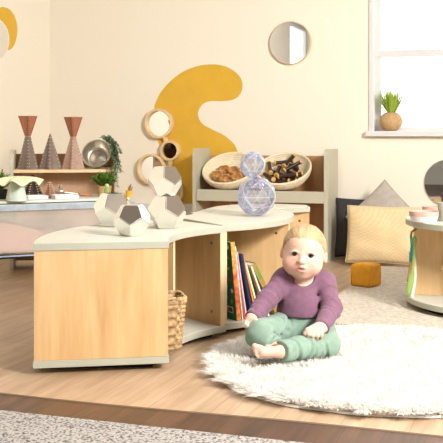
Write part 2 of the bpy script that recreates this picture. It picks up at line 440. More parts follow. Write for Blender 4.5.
# round mirrors on the back wall
def round_mirror(px, py, rp, label, fw, depth, group=None, m=None, fm=None):
    c = back(px, py); r = rp * c.y / FP
    t = thing('wall_mirror', label, 'mirror', c, group)
    bm = NB(); lathe(bm, [(r - fw, .002), (r, .002), (r, depth - .003), (r - .003, depth), (r - fw, depth)], c, -E2, 64, closed=True); obj('frame', bm, fm or M['blond'], t, smooth=True, angle=40)
    bm = NB(); lathe(bm, [(0, .002), (r - fw + .0005, .002), (r - fw + .0005, depth - .002), (0, depth - .002)], c, -E2, 64); obj('mirror_glass', bm, m or M['mirror'], t)
    return t
round_mirror(291, 43, 21.5, 'round mirror with thin wooden edge high on the wall left of the window', .004, .025)
round_mirror(448, 183, 23.5, 'frameless round mirror low on the wall above the round table', .002, .012, fm=M['steel_brushed'])
# chain of four linked round mirrors
ch = [(160.3, 123.7, 15, 'mirror'), (171.5, 150.6, 10.3, 'mirror_dark'), (153, 169, 15.3, 'mirror'), (173, 192, 13.5, 'mirror')]
t = thing('linked_mirror', 'chain of round mirrors in deep pale wooden rings linked together on the wall', 'mirror', back(163, 150))
for px, py, rp, mm in ch:
    c = back(px, py); r = rp * c.y / FP; fw = .017
    bm = NB(); lathe(bm, [(r - fw, .002), (r, .002), (r, .042), (r - .004, .046), (r - fw + .003, .046), (r - fw, .043)], c, -E2, 56, closed=True)
    f = obj('ring', bm, M['blond'], t, smooth=True, angle=40)
    bm = NB(); lathe(bm, [(0, .004), (r - fw + .0005, .004), (r - fw + .0005, .018), (0, .018)], c, -E2, 56); obj('mirror_glass', bm, M[mm], f)
for a, b in ((0, 1), (1, 2), (1, 3)):
    ca, cb = back(*ch[a][:2]), back(*ch[b][:2]); d = (cb - ca).normalized(); ra, rb = ch[a][2] * ca.y / FP, ch[b][2] * cb.y / FP
    q0, q1 = ca + d * (ra - .004), cb - d * (rb - .004); s = d.cross(E2).normalized()
    bm = NB(); box(bm, (q0 + q1) / 2 - E2 * .022, (.014, max((q1 - q0).length / 2, .006), .012), (s, d, E2), .003); obj('link', bm, M['blond'], t)

# ------------------------------------------------------------------ curved low bench units
ZB0, ZB1, ZT0, ZT1 = .022, .047, .414, .44
def arc(c, r, a0, a1, n=32): return [(c[0] + r * math.cos(math.radians(a0 + (a1 - a0) * i / n)), c[1] + r * math.sin(math.radians(a0 + (a1 - a0) * i / n))) for i in range(n + 1)]
def radial_panel(name, c, r0, r1, ang, parent, th=.018, side=0, bolts=0, edge_in=True):
    a = math.radians(ang); d = Vector((math.cos(a), math.sin(a), 0)); n = Vector((-math.sin(a), math.cos(a), 0)) * side
    mid = Vector((c[0], c[1], 0)) + d * ((r0 + r1) / 2) + n * th / 2 + UP * (ZB1 + ZT0) / 2
    bm = NB(); box(bm, mid, ((r1 - r0) / 2, th / 2, (ZT0 - ZB1) / 2 - .0005), (d, n if side else Vector((-d.y, d.x, 0)), UP), .001, 1)
    p = obj(name, bm, M['maple'], parent)
    for e in (r0, r1):
        m2 = Vector((c[0], c[1], 0)) + d * (e + (.0005 if e == r1 else -.0005)) + n * th / 2 + UP * (ZB1 + ZT0) / 2
        bm = NB(); box(bm, m2, (.0012, th / 2, (ZT0 - ZB1) / 2 - .001), (d, Vector((-d.y, d.x, 0)), UP)); obj('edge_strip', bm, M['edge'], p)
    if bolts:
        e = r0 if bolts in (1, -1) else r1; sg = 1 if e == r0 else -1
        fn = Vector((-d.y, d.x, 0)) * (1 if bolts > 0 else -1)
        face = th / 2 + n.dot(fn) * th / 2 if side else th / 2
        for zz in (ZT0 - .045, ZB1 + .05):
            q = Vector((c[0], c[1], 0)) + d * (e + sg * .055) + n * th / 2 * 1.0 + fn * th / 2 + UP * zz
            bm = NB(); lathe(bm, [(0, -.001), (.006, -.001), (.006, .0015), (.004, .0022), (0, .0022)], q, fn, 16); obj('bolt', bm, M['bolt'], p)
    return p

def slab(name, outline, z0, z1, parent):
    bm = NB(); prism(bm, outline, z0, z1, .002); o = obj(name, bm, M['cream_top'], parent)
    n = len(outline); q = [Vector((x, y, 0)) for x, y in outline]; out = []
    ar = sum(q[i].x * q[(i + 1) % n].y - q[(i + 1) % n].x * q[i].y for i in range(n)); sg = 1 if ar > 0 else -1
    for i in range(n):
        a, b, c = q[i - 1], q[i], q[(i + 1) % n]; d1, d2 = (b - a).normalized(), (c - b).normalized()
        n1, n2 = Vector((d1.y, -d1.x, 0)) * sg, Vector((d2.y, -d2.x, 0)) * sg; m = (n1 + n2)
        out.append(b + m.normalized() * .0012 / max(.5, m.length / 2))
    bm = NB(); lo_ = [bm.verts.new(p + UP * (z0 + .0015)) for p in out]; hi_ = [bm.verts.new(p + UP * (z1 - .0015)) for p in out]
    li = [bm.verts.new(p + UP * (z0 + .0015)) for p in q]; hi2 = [bm.verts.new(p + UP * (z1 - .0015)) for p in q]
    for i in range(n):
        j = (i + 1) % n; bm.faces.new((lo_[i], lo_[j], hi_[j], hi_[i])); bm.faces.new((hi_[i], hi_[j], hi2[j], hi2[i])); bm.faces.new((li[i], li[j], lo_[j], lo_[i])); bm.faces.new((hi2[i], hi2[j], li[j], li[i]))
    obj('edge_band', bm, M['sage'], o); return o
def plinth(outline, parent):
    cx = sum(p[0] for p in outline) / len(outline); cy = sum(p[1] for p in outline) / len(outline)
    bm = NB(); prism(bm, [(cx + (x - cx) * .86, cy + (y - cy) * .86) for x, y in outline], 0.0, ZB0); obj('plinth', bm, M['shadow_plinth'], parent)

C1 = (.36, 3.42); A0, A1 = 189.7, 128.7
u1 = thing('curved_bench', 'nearest curved low bench unit in pale wood with sage top, carrying the mirrored blocks', 'bench', (C1[0] - .55, C1[1] + .2, 0), 'curved bench units')
ol = arc(C1, .548, A0, A1 + .25) + arc(C1, 1.002, A1 + .25, A0)
slab('top_board', ol, ZT0, ZT1, u1); slab('base_board', ol, ZB0, ZB1, u1)
radial_panel('end_panel', C1, .552, .998, A0 - .1, u1, side=-1)
radial_panel('divider', C1, .565, .982, 161.5, u1)
radial_panel('end_panel', C1, .555, .998, A1 + .5, u1, side=1, bolts=1)
bm = NB()
oo = arc(C1, .984, A0 - 1.2, A1 + 1.6); oi = arc(C1, .998, A0 - 1.2, A1 + 1.6)
prism(bm, oo + oi[::-1], ZB1 + .0005, ZT0 - .0005); obj('back_panel', bm, M['maple'], u1)
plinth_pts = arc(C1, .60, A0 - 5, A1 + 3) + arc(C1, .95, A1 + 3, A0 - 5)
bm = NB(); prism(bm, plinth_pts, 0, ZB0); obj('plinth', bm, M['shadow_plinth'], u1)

C2 = (-.304, 4.432); R2 = .628; B0, B1 = -60.6, 25
u2 = thing('curved_bench', 'middle curved bench unit holding the picture books and the clear faceted balls', 'bench', (C2[0] + .4, C2[1], 0), 'curved bench units')
ol = arc(C2, R2 + .003, B0, B1) + arc(C2, .175, B1, B0, 16)
slab('top_board', ol, ZT0, ZT1, u2); slab('base_board', ol, ZB0, ZB1, u2)
radial_panel('end_panel', C2, .18, R2 - .002, B0 + .2, u2, side=1)
radial_panel('divider', C2, .195, R2 - .004, -16.6, u2, bolts=-2)
radial_panel('end_panel', C2, .18, R2 - .002, B1 - .2, u2, side=-1)
bm = NB(); prism(bm, arc(C2, .178, B0 + 6, B1 - 6, 16) + arc(C2, .192, B1 - 6, B0 + 6, 16), ZB1 + .0005, ZT0 - .0005); obj('back_panel', bm, M['maple'], u2)
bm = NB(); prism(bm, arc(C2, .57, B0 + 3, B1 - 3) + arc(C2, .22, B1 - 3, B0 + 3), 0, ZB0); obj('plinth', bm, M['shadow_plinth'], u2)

u3 = thing('curved_bench', 'farthest curved bench unit, half hidden behind the clear faceted balls', 'bench', (.15, 4.8, 0), 'curved bench units')
e_d = Vector((math.cos(math.radians(B1)), math.sin(math.radians(B1)), 0)); e_n = Vector((-e_d.y, e_d.x, 0))
Eo = Vector((C2[0], C2[1], 0)) + e_d * R2 + e_n * .006; Ei = Vector((C2[0], C2[1], 0)) + e_d * .205 + e_n * .006
ol3 = [(Ei.x, Ei.y), (Eo.x, Eo.y), (.30, 4.745), (.36, 4.80), (.437, 4.825), (.432, 4.95), (.30, 5.02), (.15, 5.02), (.05, 4.97), (-.02, 4.87), (-.065, 4.74), (-.10, 4.60)]
slab('top_board', ol3, ZT0, ZT1, u3); slab('base_board', ol3, ZB0, ZB1, u3)
pa, pb = Vector((.434, 4.845, 0)), Vector((.02, 4.905, 0)); d = (pb - pa).normalized(); n = Vector((d.y, -d.x, 0))
bm = NB(); box(bm, (pa + pb) / 2 + UP * (ZB1 + ZT0) / 2, ((pb - pa).length / 2, .009, (ZT0 - ZB1) / 2 - .0005), (d, n, UP), .001, 1); ep = obj('end_panel', bm, M['maple'], u3)
bm = NB(); box(bm, pa - d * .0005 + UP * (ZB1 + ZT0) / 2, (.0012, .009, (ZT0 - ZB1) / 2 - .001), (d, n, UP)); obj('edge_strip', bm, M['edge'], ep)
fn = n if n.y < 0 else -n
bm = NB(); lathe(bm, [(0, -.001), (.006, -.001), (.006, .0015), (0, .0022)], pa + d * .045 + fn * .009 + UP * (ZT0 - .045), fn, 16); obj('bolt', bm, M['bolt'], ep)
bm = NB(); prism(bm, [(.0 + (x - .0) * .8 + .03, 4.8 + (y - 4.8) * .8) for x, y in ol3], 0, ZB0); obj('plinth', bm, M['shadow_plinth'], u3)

# ------------------------------------------------------------------ mirrored dodecahedra
def dodeca(bm, c, r, az):
    tb = bmesh.new(); bmesh.ops.create_icosphere(tb, subdivisions=1, radius=1)
    fc = {f: f.calc_center_median().normalized() for f in tb.faces}
    rot = Matrix.Rotation(az, 3, 'Z'); vm = {}
    for f, p in fc.items(): vm[f] = bm.verts.new(Vector(c) + rot @ p * r)
    for v in tb.verts:
        fs = list(v.link_faces); x, y, _ = frame_from(v.co)
        fs.sort(key=lambda f: math.atan2((fc[f] - v.co).dot(y), (fc[f] - v.co).dot(x)))
        bm.faces.new([vm[f] for f in fs])
    tb.free()
    es = list(bm.edges); bmesh.ops.bevel(bm, geom=es, offset=r * .035, segments=2, affect='EDGES')
    return bm
INR = .7947
# find azimuth of an upper face in the unrotated solid
tb = bmesh.new(); bmesh.ops.create_icosphere(tb, subdivisions=1, radius=1)
up_az = [math.atan2(v.co.y, v.co.x) for v in tb.verts if .2 < v.co.z < .8][0]; tb.free()
def face_az(deg):  # rotate so an upper facet looks at azimuth deg to the right of straight towards the camera
    return (-PI / 2 + math.radians(deg)) - up_az
def put_dodeca(px, py_bottom, rp, Z, deg, label, z=ZT1):
    r = rp * Z / FP; c = Vector(((px - CX) * Z / FP, Z, z + r * INR + .0005))
    bm = NB(); dodeca(bm, c, r, face_az(deg))
    o = obj('mirrored_block', bm, M['steel'], origin=(c.x, c.y, z)); tag(o, label, 'toy block', 'mirrored dodecahedra'); return c, r
Zt = lambda y: FP * (H - ZT1) / (y - HY)
put_dodeca(113.5, 229, 20.6, Zt(226), 18, 'mirrored dodecahedron block at the left, larger one behind the front block')
put_dodeca(132, 235.5, 19.2, Zt(235.5), 0, 'mirrored dodecahedron block standing in front, nearest to the bench edge')
cD, rD = put_dodeca(167, 230, 20.4, Zt(228), 36, 'mirrored dodecahedron block with another balanced on top of it')
put_dodeca(165, 193, 18.2, cD.y, 36, 'mirrored dodecahedron block balanced on top of another block', cD.z + rD * INR)

# ------------------------------------------------------------------ clear faceted balls
def gem(c, r, label):
    bm = NB(); res = bmesh.ops.create_icosphere(bm, subdivisions=2, radius=r)
    bmesh.ops.translate(bm, verts=res['verts'], vec=c)
    t = thing('faceted_ball', label, 'toy ball', (c.x, c.y, c.z - r), 'clear faceted balls')
    eb = bmesh.new(); res2 = bmesh.ops.create_icosphere(eb, subdivisions=2, radius=r * 1.001); bmesh.ops.translate(eb, verts=res2['verts'], vec=c)
    bmesh.ops.wireframe(eb, faces=eb.faces, thickness=.0016, use_replace=True, use_boundary=True, use_even_offset=True)
    obj('shell', bm, M['gem'], t); obj('facet_edges', eb, M['frost'], t)
    bm = NB()
    res = bmesh.ops.create_icosphere(bm, subdivisions=2, radius=r * .94)
    bmesh.ops.rotate(bm, verts=res['verts'], matrix=Matrix.Rotation(.5, 3, (1, .4, .2)))
    bmesh.ops.translate(bm, verts=res['verts'], vec=c)
    obj('inner_shell', bm, M['gem'], t)
    bm = NB()
    for k in range(2):
        lathe(bm, [(r * .995, -.002), (r * 1.004, -.001), (r * 1.004, .001), (r * .995, .002)], c, Vector((math.cos(k * PI / 2 + .4), math.sin(k * PI / 2 + .4), 0)), 40, closed=True)
    obj('seam', bm, M['gem'], t)
Zg = 4.30
rg = .0875; cg = Vector(((256.5 - CX) * Zg / FP, Zg, ZT1 + rg * .985)); gem(cg, rg, 'large clear iridescent faceted ball resting on the bench top')
rs = .058; gem(Vector(((252.3 - CX) * Zg / FP, Zg, cg.z + rg * .965 + rs * .97)), rs, 'small clear iridescent faceted ball balanced on top of the large one')

# ------------------------------------------------------------------ picture books
bd = Vector((math.cos(math.radians(B0 + 3)), math.sin(math.radians(B0 + 3)), 0)); bt = Vector((-bd.y, bd.x, 0))
def book_mat(name, c, c2=None, scale=22):
    return mat(name, c, .35, var=.8 if c2 else .08, scale=scale, col2=c2, detail=1)
books = [ # height, depth, thickness, lean deg, cover colour, second colour, label
    (.320, .25, .020, 5.6, (.008, .20, .14, 1), None, 'tall teal picture book with a colourful back cover at the left end', (.72, .06, .03, 1), (.85, .40, .08, 1)),
    (.302, .22, .007, 7.0, (.75, .78, .80, 1), None, 'thin white picture book directly right of the tall teal book', (.75, .80, .82, 1), (.9, .35, .3, 1)),
    (.283, .21, .006, 8.4, (.62, .10, .05, 1), None, 'thin red picture book right of the thin white one', (.65, .10, .06, 1), None),
    (.278, .21, .006, 9.6, (.62, .66, .72, 1), None, 'thin pale grey picture book between the red and navy books', (.70, .72, .78, 1), None),
    (.272, .21, .010, 11.5, (.015, .022, .09, 1), None, 'navy blue picture book in the middle of the leaning row', (.015, .022, .09, 1), None),
    (.25, .20, .006, 14.5, (.75, .20, .03, 1), None, 'thin orange picture book right of the navy one', (.78, .22, .04, 1), None),
    (.238, .20, .008, 17.5, (.78, .68, .33, 1), None, 'cream yellow picture book with a pale spine in the leaning row', (.80, .71, .40, 1), None),
    (.232, .20, .005, 20, (.02, .02, .02, 1), None, 'thin black picture book beside the cream yellow one', (.02, .02, .02, 1), None),
    (.230, .20, .007, 22.5, (.80, .76, .62, 1), None, 'ivory picture book resting against the thin black one', (.82, .78, .66, 1), None),
    (.250, .19, .022, 30, (.10, .22, .03, 1), (.36, .16, .03, 1), 'green patterned picture book leaning lowest at the right end of the row', (.09, .24, .04, 1), (.38, .17, .04, 1)),
]
p = .056; prev = None
base = Vector((C2[0], C2[1], 0)) + bd * (R2 - .012)
b0w = Vector((C2[0], C2[1], 0)) + Vector((math.cos(math.radians(B0)), math.sin(math.radians(B0)), 0)) * R2
toff = (b0w - base).dot(bt) + .022
for i, (h, dp, tk, lean, c, c2, lab, sc, sc2) in enumerate(books):
    a = math.radians(lean)
    if prev:
        ph, pth, pa_ = prev
        p = p + pth / math.cos(pa_) + h * (math.sin(a) - math.cos(a) * math.tan(pa_)) + .0012
    inset = .004 + .006 * ((i * 5) % 4)
    w = -bt * math.sin(a) + UP * math.cos(a); q = bt * math.cos(a) + UP * math.sin(a)
    o0 = base + bt * (toff + p) + UP * (ZB1 + .001) - bd * inset
    t = thing('picture_book', lab, 'book', o0, 'picture books leaning in the bench')
    cm = book_mat('cover_' + str(i), c, c2, 30)
    bm = NB(); box(bm, o0 + q * (tk / 2) + w * (h / 2) - bd * (dp / 2 + .001), (dp / 2 - .004, tk / 2 - .0012, h / 2 - .003), (bd, q, w)); obj('pages', bm, M['board'], t)
    bm = NB()
    for s in (.0006, tk - .0006): box(bm, o0 + q * s + w * (h / 2) - bd * dp / 2, (dp / 2, .0006, h / 2), (bd, q, w))
    obj('cover', bm, cm, t)
    bm = NB(); box(bm, o0 + q * tk / 2 + w * (h / 2) + bd * .0006, (.0008, tk / 2, h / 2), (bd, q, w), .0003, 1); obj('spine', bm, book_mat('spine_' + str(i), sc, sc2, 45), t)
    if i == 0:
        bm = NB(); box(bm, o0 - q * .0004 + w * .040 - bd * .042, (.020, .0005, .013), (bd, q, w))
        lab_o = obj('barcode_label', bm, M['ceramic'], t)
        bm = NB(); x = -.016
        while x < .016:
            ww = random.choice((.0006, .001, .0016)); box(bm, o0 - q * .001 + w * .040 - bd * (.042 + x), (ww / 2, .0003, .009), (bd, q, w)); x += ww + random.choice((.001, .0016))
        obj('bars', bm, M['shadow_plinth'], lab_o)
        cols = [M['lime'], M['disc'], M['copper'], M['ceramic']]
        for j in range(16):
            uu, vv = .016 + .03 * (j % 3) + .02 * random.random(), .075 + .24 * j / 16
            bm = NB(); lathe(bm, [(0, 0), (.007 + .004 * random.random(), 0), (.0068, .0006), (0, .0006)], o0 - q * .0002 + w * vv - bd * uu, -q, 10)
            obj('printed_motif', bm, cols[j % 4], t)
    prev = (h, tk, a)

# ------------------------------------------------------------------ seagrass basket in the first unit
def woven_basket(c, w0, w1, h, yaw, m, label):
    t = thing('seagrass_basket', label, 'basket', c)
    rot = Matrix.Rotation(yaw, 3, 'Z')
    def sq(a, half):
        e = .28; x = math.copysign(abs(math.cos(a)) ** e, math.cos(a)); y = math.copysign(abs(math.sin(a)) ** e, math.sin(a)); return Vector((x * half, y * half, 0))
    n, rows = 160, 44
    bm = NB(); rings = []
    for j in range(rows + 1):
        f = j / rows; half = (w0 + (w1 - w0) * f) / 2; ring = []
        band = int(f * 11)
        for k in range(n):
            a = 2 * PI * k / n
            bump = .0065 * (abs(math.sin(f * 11 * PI)) ** .6) * (1 if (int(k / 5) + band) % 2 else -.55)
            if f > .93: bump = .006 + .002 * math.sin(k * .9)
            v = sq(a, half + bump); ring.append(bm.verts.new(Vector(c) + rot @ v + UP * h * f))
        rings.append(ring)
    for j in range(rows, -1, -4):
        f = j / rows; half = (w0 + (w1 - w0) * f) / 2 - .012
        rings.append([bm.verts.new(Vector(c) + rot @ sq(2 * PI * k / n, half) + UP * (h * f * .97 + .006)) for k in range(n)])
    for i in range(len(rings) - 1):
        for k in range(n): bm.faces.new((rings[i][k], rings[i][(k + 1) % n], rings[i + 1][(k + 1) % n], rings[i + 1][k]))
    bm.faces.new(rings[0][::-1]); bm.faces.new(rings[-1])
    obj('woven_body', bm, m, t, smooth=True)
    bm = NB()
    for tw in (0, PI):
        pts = []
        for k in range(161):
            a = 2 * PI * k / 160; v = rot @ sq(a, w1 / 2)
            pts.append(Vector(c) + v + UP * (h + .004 + .005 * math.sin(k * 1.1 + tw)) + v.normalized() * .005 * math.cos(k * 1.1 + tw))
        tube(bm, pts, .005, 6)
    obj('braided_rim', bm, m, t, smooth=True)
woven_basket(Vector((-.210, 3.470, ZB1 + .0005)), .115, .145, .175, math.radians(12), M['seagrass'], 'square woven seagrass basket standing inside the bench behind its near end panel')

# ------------------------------------------------------------------ bookcase by the wall with two straw baskets
fr_l = Vector((-.189, 6.345, 0)); fr_r = Vector((.661, 6.052, 0)); bw = (fr_r - fr_l).dot(E1); bdp = .262
wall_t = lambda p: (K - p).dot(E2)
t0 = wall_t(fr_l); s0 = (fr_l - K).dot(E1); tb_ = .06
bc = thing('bookcase', 'low sage green bookcase against the back wall holding the two straw baskets', 'bookcase', R(s0 + bw / 2, t0 - .13, 0))
hz = .70
def side_panel(s, th):
    bm = NB(); prof = []
    f, b = t0, tb_
    pts = [(b, 0), (f, 0)] + [(f - .04 + .04 * math.cos(a), hz - .04 + .04 * math.sin(a)) for a in [i * PI / 2 / 8 for i in range(9)]] + [(b + .0, hz)]
    plate(bm, [R(s, tt, z) for tt, z in pts], E1, th); es = [e for e in bm.edges]
    obj('side_panel', bm, M['sage_dark'], bc)
side_panel(s0, .022); side_panel(s0 + bw - .026, .026)
bm = NB(); box(bm, R(s0 + bw / 2, tb_ + .005, .352), (bw / 2 - .027, .004, .30), (E1, E2, UP)); obj('back_panel', bm, wood('warm_ply', (.50, .28, .12, 1), (.38, .20, .08, 1)), bc)
def shelfb(name, z0, z1, t_0, t_1, m):
    bm = NB(); box(bm, R(s0 + bw / 2, (t_0 + t_1) / 2, (z0 + z1) / 2), (bw / 2 - .0265, abs(t_1 - t_0) / 2, (z1 - z0) / 2), (E1, E2, UP), .001, 1); obj(name, bm, m, bc)
shelfb('shelf', .362, .379, tb_ + .010, t0 - .02, M['maple'])
shelfb('front_lip', .363, .436, t0 - .019, t0 - .001, M['sage_dark'])
shelfb('shelf', .06, .078, tb_ + .010, t0 - .01, M['maple'])

tilt = math.radians(33)
bn = (UP * math.cos(tilt) - E2 * math.sin(tilt)).normalized()
bfw = (-E2 * math.cos(tilt) - UP * math.sin(tilt)).normalized()    # in the rim plane, towards the room and down
def straw_basket(px, py, r, label):
    s = max((back(px, py, .236) - K).dot(E1), s0 + .022 + r + .012); c = R(s, .236, 0); c.z = H - (py - HY) * c.y / FP
    t = thing('straw_basket', label, 'basket', c - bn * .115, 'coiled straw baskets')
    prof = []
    nn = 66
    def rad(f): return r * (.55 + .45 * math.sin(min(1, f) * PI / 2) ** .9)
    for i in range(nn + 1):
        f = i / nn; prof.append((rad(f) + .0034 * abs(math.sin(f * 9 * PI)), -.113 * (1 - f)))
    outer = [(0.0001, -.115)] + prof
    inner = [(max(.0001, rad(f) - .010 - .0034 * abs(math.sin(f * 9 * PI))), -.113 * (1 - f) + .008 * (1 - f)) for f in [1 - i / nn for i in range(nn + 1)]]
    bm = NB(); lathe(bm, outer + [(r - .002, .003), (r - .006, .003)] + inner + [(0.0001, -.103)], c, bn, 64); obj('coiled_body', bm, M['straw'], t, smooth=True)
    return c, t
c1, tb1 = straw_basket(236, 167.4, .180, 'coiled straw basket at the left, holding carved wooden cups')
c2, tb2 = straw_basket(293, 167.8, .179, 'coiled straw basket at the right, filled with dark wooden pegs')
# wooden cups in the left basket
cups = [(-.085, .030, 35, 'left'), (-.020, .070, -20, 'second'), (.060, .060, 60, 'third'), (.082, -.030, -40, 'right'), (-.060, -.045, 10, 'back'), (.008, -.035, 80, 'back')]
cl = ['carved wooden cup at the left side of the straw basket', 'carved wooden cup lying low at the front of the straw basket', 'carved wooden cup right of the low front one, near the clear balls', 'carved wooden cup behind the clear faceted ball',
      'carved wooden cup at the back left of the pile in the basket', 'carved wooden cup at the back right of the pile in the basket']
for (u, v, az, _), lab in zip(cups, cl):
    cc = c1 + E1 * u + bfw * v - bn * (.054 if v < 0 else .044)
    ax = (bn * .75 - E2 * .25 + E1 * math.cos(math.radians(az)) * .6).normalized()
    bm = NB(); rr = .036
    prof = [(.0001, -.036), (.016, -.034), (.030, -.022), (.036, 0), (.034, .018), (.029, .022), (.026, .016), (.024, 0), (.014, -.016), (.0001, -.02)]
    lathe(bm, prof, cc, ax, 28, mod=lambda a, r_, h_: (r_ * (1 + .13 * math.cos(2 * a) + .05 * math.sin(3 * a)), h_ + .004 * math.sin(2 * a)))
    tag(obj('wooden_cup', bm, M['carved'], origin=cc, smooth=True), lab, 'wooden cup', 'carved wooden cups in the basket')
# dark pegs with pale disc ends in the right basket
peg = thing('wooden_peg', 'dark brown wooden peg with pale disc ends in the heap filling the right straw basket', 'wooden peg', c2, 'wooden pegs in the straw basket')
PL = .056
bm = NB(); tube(bm, [c2 - Vector((PL, 0, 0)), c2 + Vector((PL, 0, 0))], .0125, 12); obj('rod', bm, M['choc'], peg)
for sgn in (-1, 1):
    bm = NB(); lathe(bm, [(0.0001, -.004), (.0155, -.004), (.0168, 0), (.0155, .005), (.0001, .006)], c2 + Vector((sgn * (PL + .003), 0, 0)), Vector((sgn, 0, 0)), 16); obj('end_disc', bm, M['disc'], peg, smooth=True, angle=35)
rnd = np.random.default_rng(4)
def seg_dist(p1, d1, p2, d2):
    """least distance between the segment p1+-d1 and many segments p2+-d2"""
    tt = np.linspace(-1, 1, 9); A = p1 + tt[:, None] * d1
    w_ = A[:, None, :] - p2[None]; dd = (d2 * d2).sum(1)
    u = np.clip((w_ * d2[None]).sum(2) / dd[None], -1, 1)
    return np.sqrt(((w_ - u[:, :, None] * d2[None]) ** 2).sum(2)).min()
BR = .180; HL = PL + .008
def bowl_r(z):       # inner radius at height z below the rim plane
    f = min(1, max(0, 1 + z / .113)); return BR * (.55 + .45 * math.sin(f * PI / 2) ** .9) - .014
put = []
for i in range(64):
    best = None
    for tr_ in range(110):
        rr = .135 * math.sqrt(rnd.random()); aa = rnd.random() * 2 * PI; an = rnd.random() * PI
        pit = rnd.normal(0, .10); dv = np.array([math.cos(an) * math.cos(pit), math.sin(an) * math.cos(pit), math.sin(pit)]) * PL
        for z in np.arange(-.085, .004, .006):
            c_ = np.array([rr * math.cos(aa), rr * math.sin(aa) + .012, z])
            ok = True
            for e_ in (c_ + dv * 1.15, c_ - dv * 1.15):
                if math.hypot(e_[0], e_[1]) > bowl_r(e_[2] - .014) - .012: ok = False
            if c_[2] - abs(dv[2]) < -.086: ok = False
            if not ok: continue
            if put and seg_dist(c_, dv * 1.13, np.array([q[0] for q in put]), np.array([q[1] for q in put]) * 1.13) < .0310: continue
            if best is None or z < best[0][2]: best = (c_, dv)
            break
    if best is not None: put.append(best)
for i, (c_, dv) in enumerate(put):
    W = lambda v: E1 * float(v[0]) + bfw * float(v[1]) + bn * float(v[2])
    loc = c2 + W(c_); xax = W(dv).normalized(); yax = bn.cross(xax).normalized(); zax = xax.cross(yax)
    rot = Matrix((xax, yax, zax)).transposed().to_euler()
    if i == 0: peg.location = loc; peg.rotation_euler = rot
    else: dup(peg, loc, rot)

# ------------------------------------------------------------------ cushions
def pillow(name, c, w, h, th, xax, yax, m, label, pinch=.07, piping=None):
    """xax, yax span the cushion; thickness along their cross"""
    xax = xax.normalized(); yax = (yax - xax * yax.dot(xax)).normalized(); zax = xax.cross(yax)
    t = thing(name, label, 'cushion', c - yax * h / 2)
    N = 36; bm = NB(); g = {}
    for sd in (1, -1):
        for i in range(N + 1):
            for j in range(N + 1):
                u, v = -1 + 2 * i / N, -1 + 2 * j / N
                edge = i in (0, N) or j in (0, N)
                if sd < 0 and edge: g[(sd, i, j)] = g[(1, i, j)]; continue
                x = u * (1 - pinch * (1 - v * v)); y = v * (1 - pinch * (1 - u * u))
                q = max(0, (1 - u * u) * (1 - v * v)) ** .42
                wr = noise.noise(Vector((u * 2.1, v * 2.1, sd * 3 + w * 9))) * .012 * q
                g[(sd, i, j)] = bm.verts.new(Vector(c) + xax * x * w / 2 + yax * y * h / 2 + zax * (sd * q * th / 2 + wr))
        for i in range(N):
            for j in range(N):
                bm.faces.new([g[(sd, a, b)] for a, b in ((i, j), (i + 1, j), (i + 1, j + 1), (i, j + 1))])
    obj('cover', bm, m, t, smooth=True)
    pts = []
    for k in range(4 * 24):
        e, f = divmod(k, 24); s = -1 + 2 * f / 24
        u, v = ((s, -1), (1, s), (-s, 1), (-1, -s))[e]
        pts.append(Vector(c) + xax * u * (1 - pinch * (1 - v * v)) * w / 2 + yax * v * (1 - pinch * (1 - u * u)) * h / 2)
    bm = NB(); tube(bm, pts + pts[:1], .0035, 6); obj('seam', bm, piping or m, t, smooth=True)
    return t
# charcoal: stands on edge right of bookcase
def stand(px, py_b, Z, h, yaw, lean):
    """base point -> centre and axes of a cushion leaning back by lean"""
    b = P(px, py_b, Z); x = (E1 * math.cos(yaw) + E2 * math.sin(yaw)); n = -x.cross(UP) if False else UP.cross(x)
    y = UP * math.cos(lean) + n * math.sin(lean); return b, x, y
b, x, y = stand(364, 258, 6.12, .37, .06, .14)
b.z = .014; pillow('cushion', b + y * .192, .37, .37, .11, x, y, M['charcoal'], 'charcoal grey cushion leaning on the wall beside the bookcase', .05)
b, x, y = stand(382.5, 258, 5.985, .37, 0, .17)
b.z = .02; dx, dy = (x + y).normalized(), (y - x).normalized()
pillow('cushion', b + y * .262, .335, .335, .085, dx, dy, M['dove'], 'pale grey cushion standing on its corner against the wall', .05)
b, x, y = stand(384, 263, 5.80, .35, -.02, .16)
b.z = .022
pillow('cushion', b + y * .174, .465, .342, .13, x, y, M['tan_weave'], 'tan woven rectangular cushion in front of the grey cushions', .04, mat('cream_cord', (.72, .58, .36, 1), .9))

# ------------------------------------------------------------------ rugs, carpet and bean cube
c0 = Vector((.345, 4.12, 0)); mw, mh = 1.35, 1.80
t = thing('floor_mat', 'oatmeal wool mat spread under the round table and the bean cube', 'mat', c0 + E1 * mw / 2 + E2 * mh / 2)
bm = NB(); box(bm, c0 + E1 * mw / 2 + E2 * mh / 2 + UP * .006, (mw / 2, mh / 2, .006), (E1, E2, UP), .003)
obj('pile', bm, M['mat_weave'], t)
bm = NB()
for a, b in (((0, 0), (mw, 0)), ((0, 0), (0, mh)), ((mw, 0), (mw, mh)), ((0, mh), (mw, mh))):
    q0, q1 = c0 + E1 * a[0] + E2 * a[1] + UP * .0065, c0 + E1 * b[0] + E2 * b[1] + UP * .0065
    tube(bm, [q0, (q0 + q1) / 2, q1], .006, 6)
obj('binding', bm, mat('mat_binding', (.50, .42, .32, 1), .9), t, smooth=True)

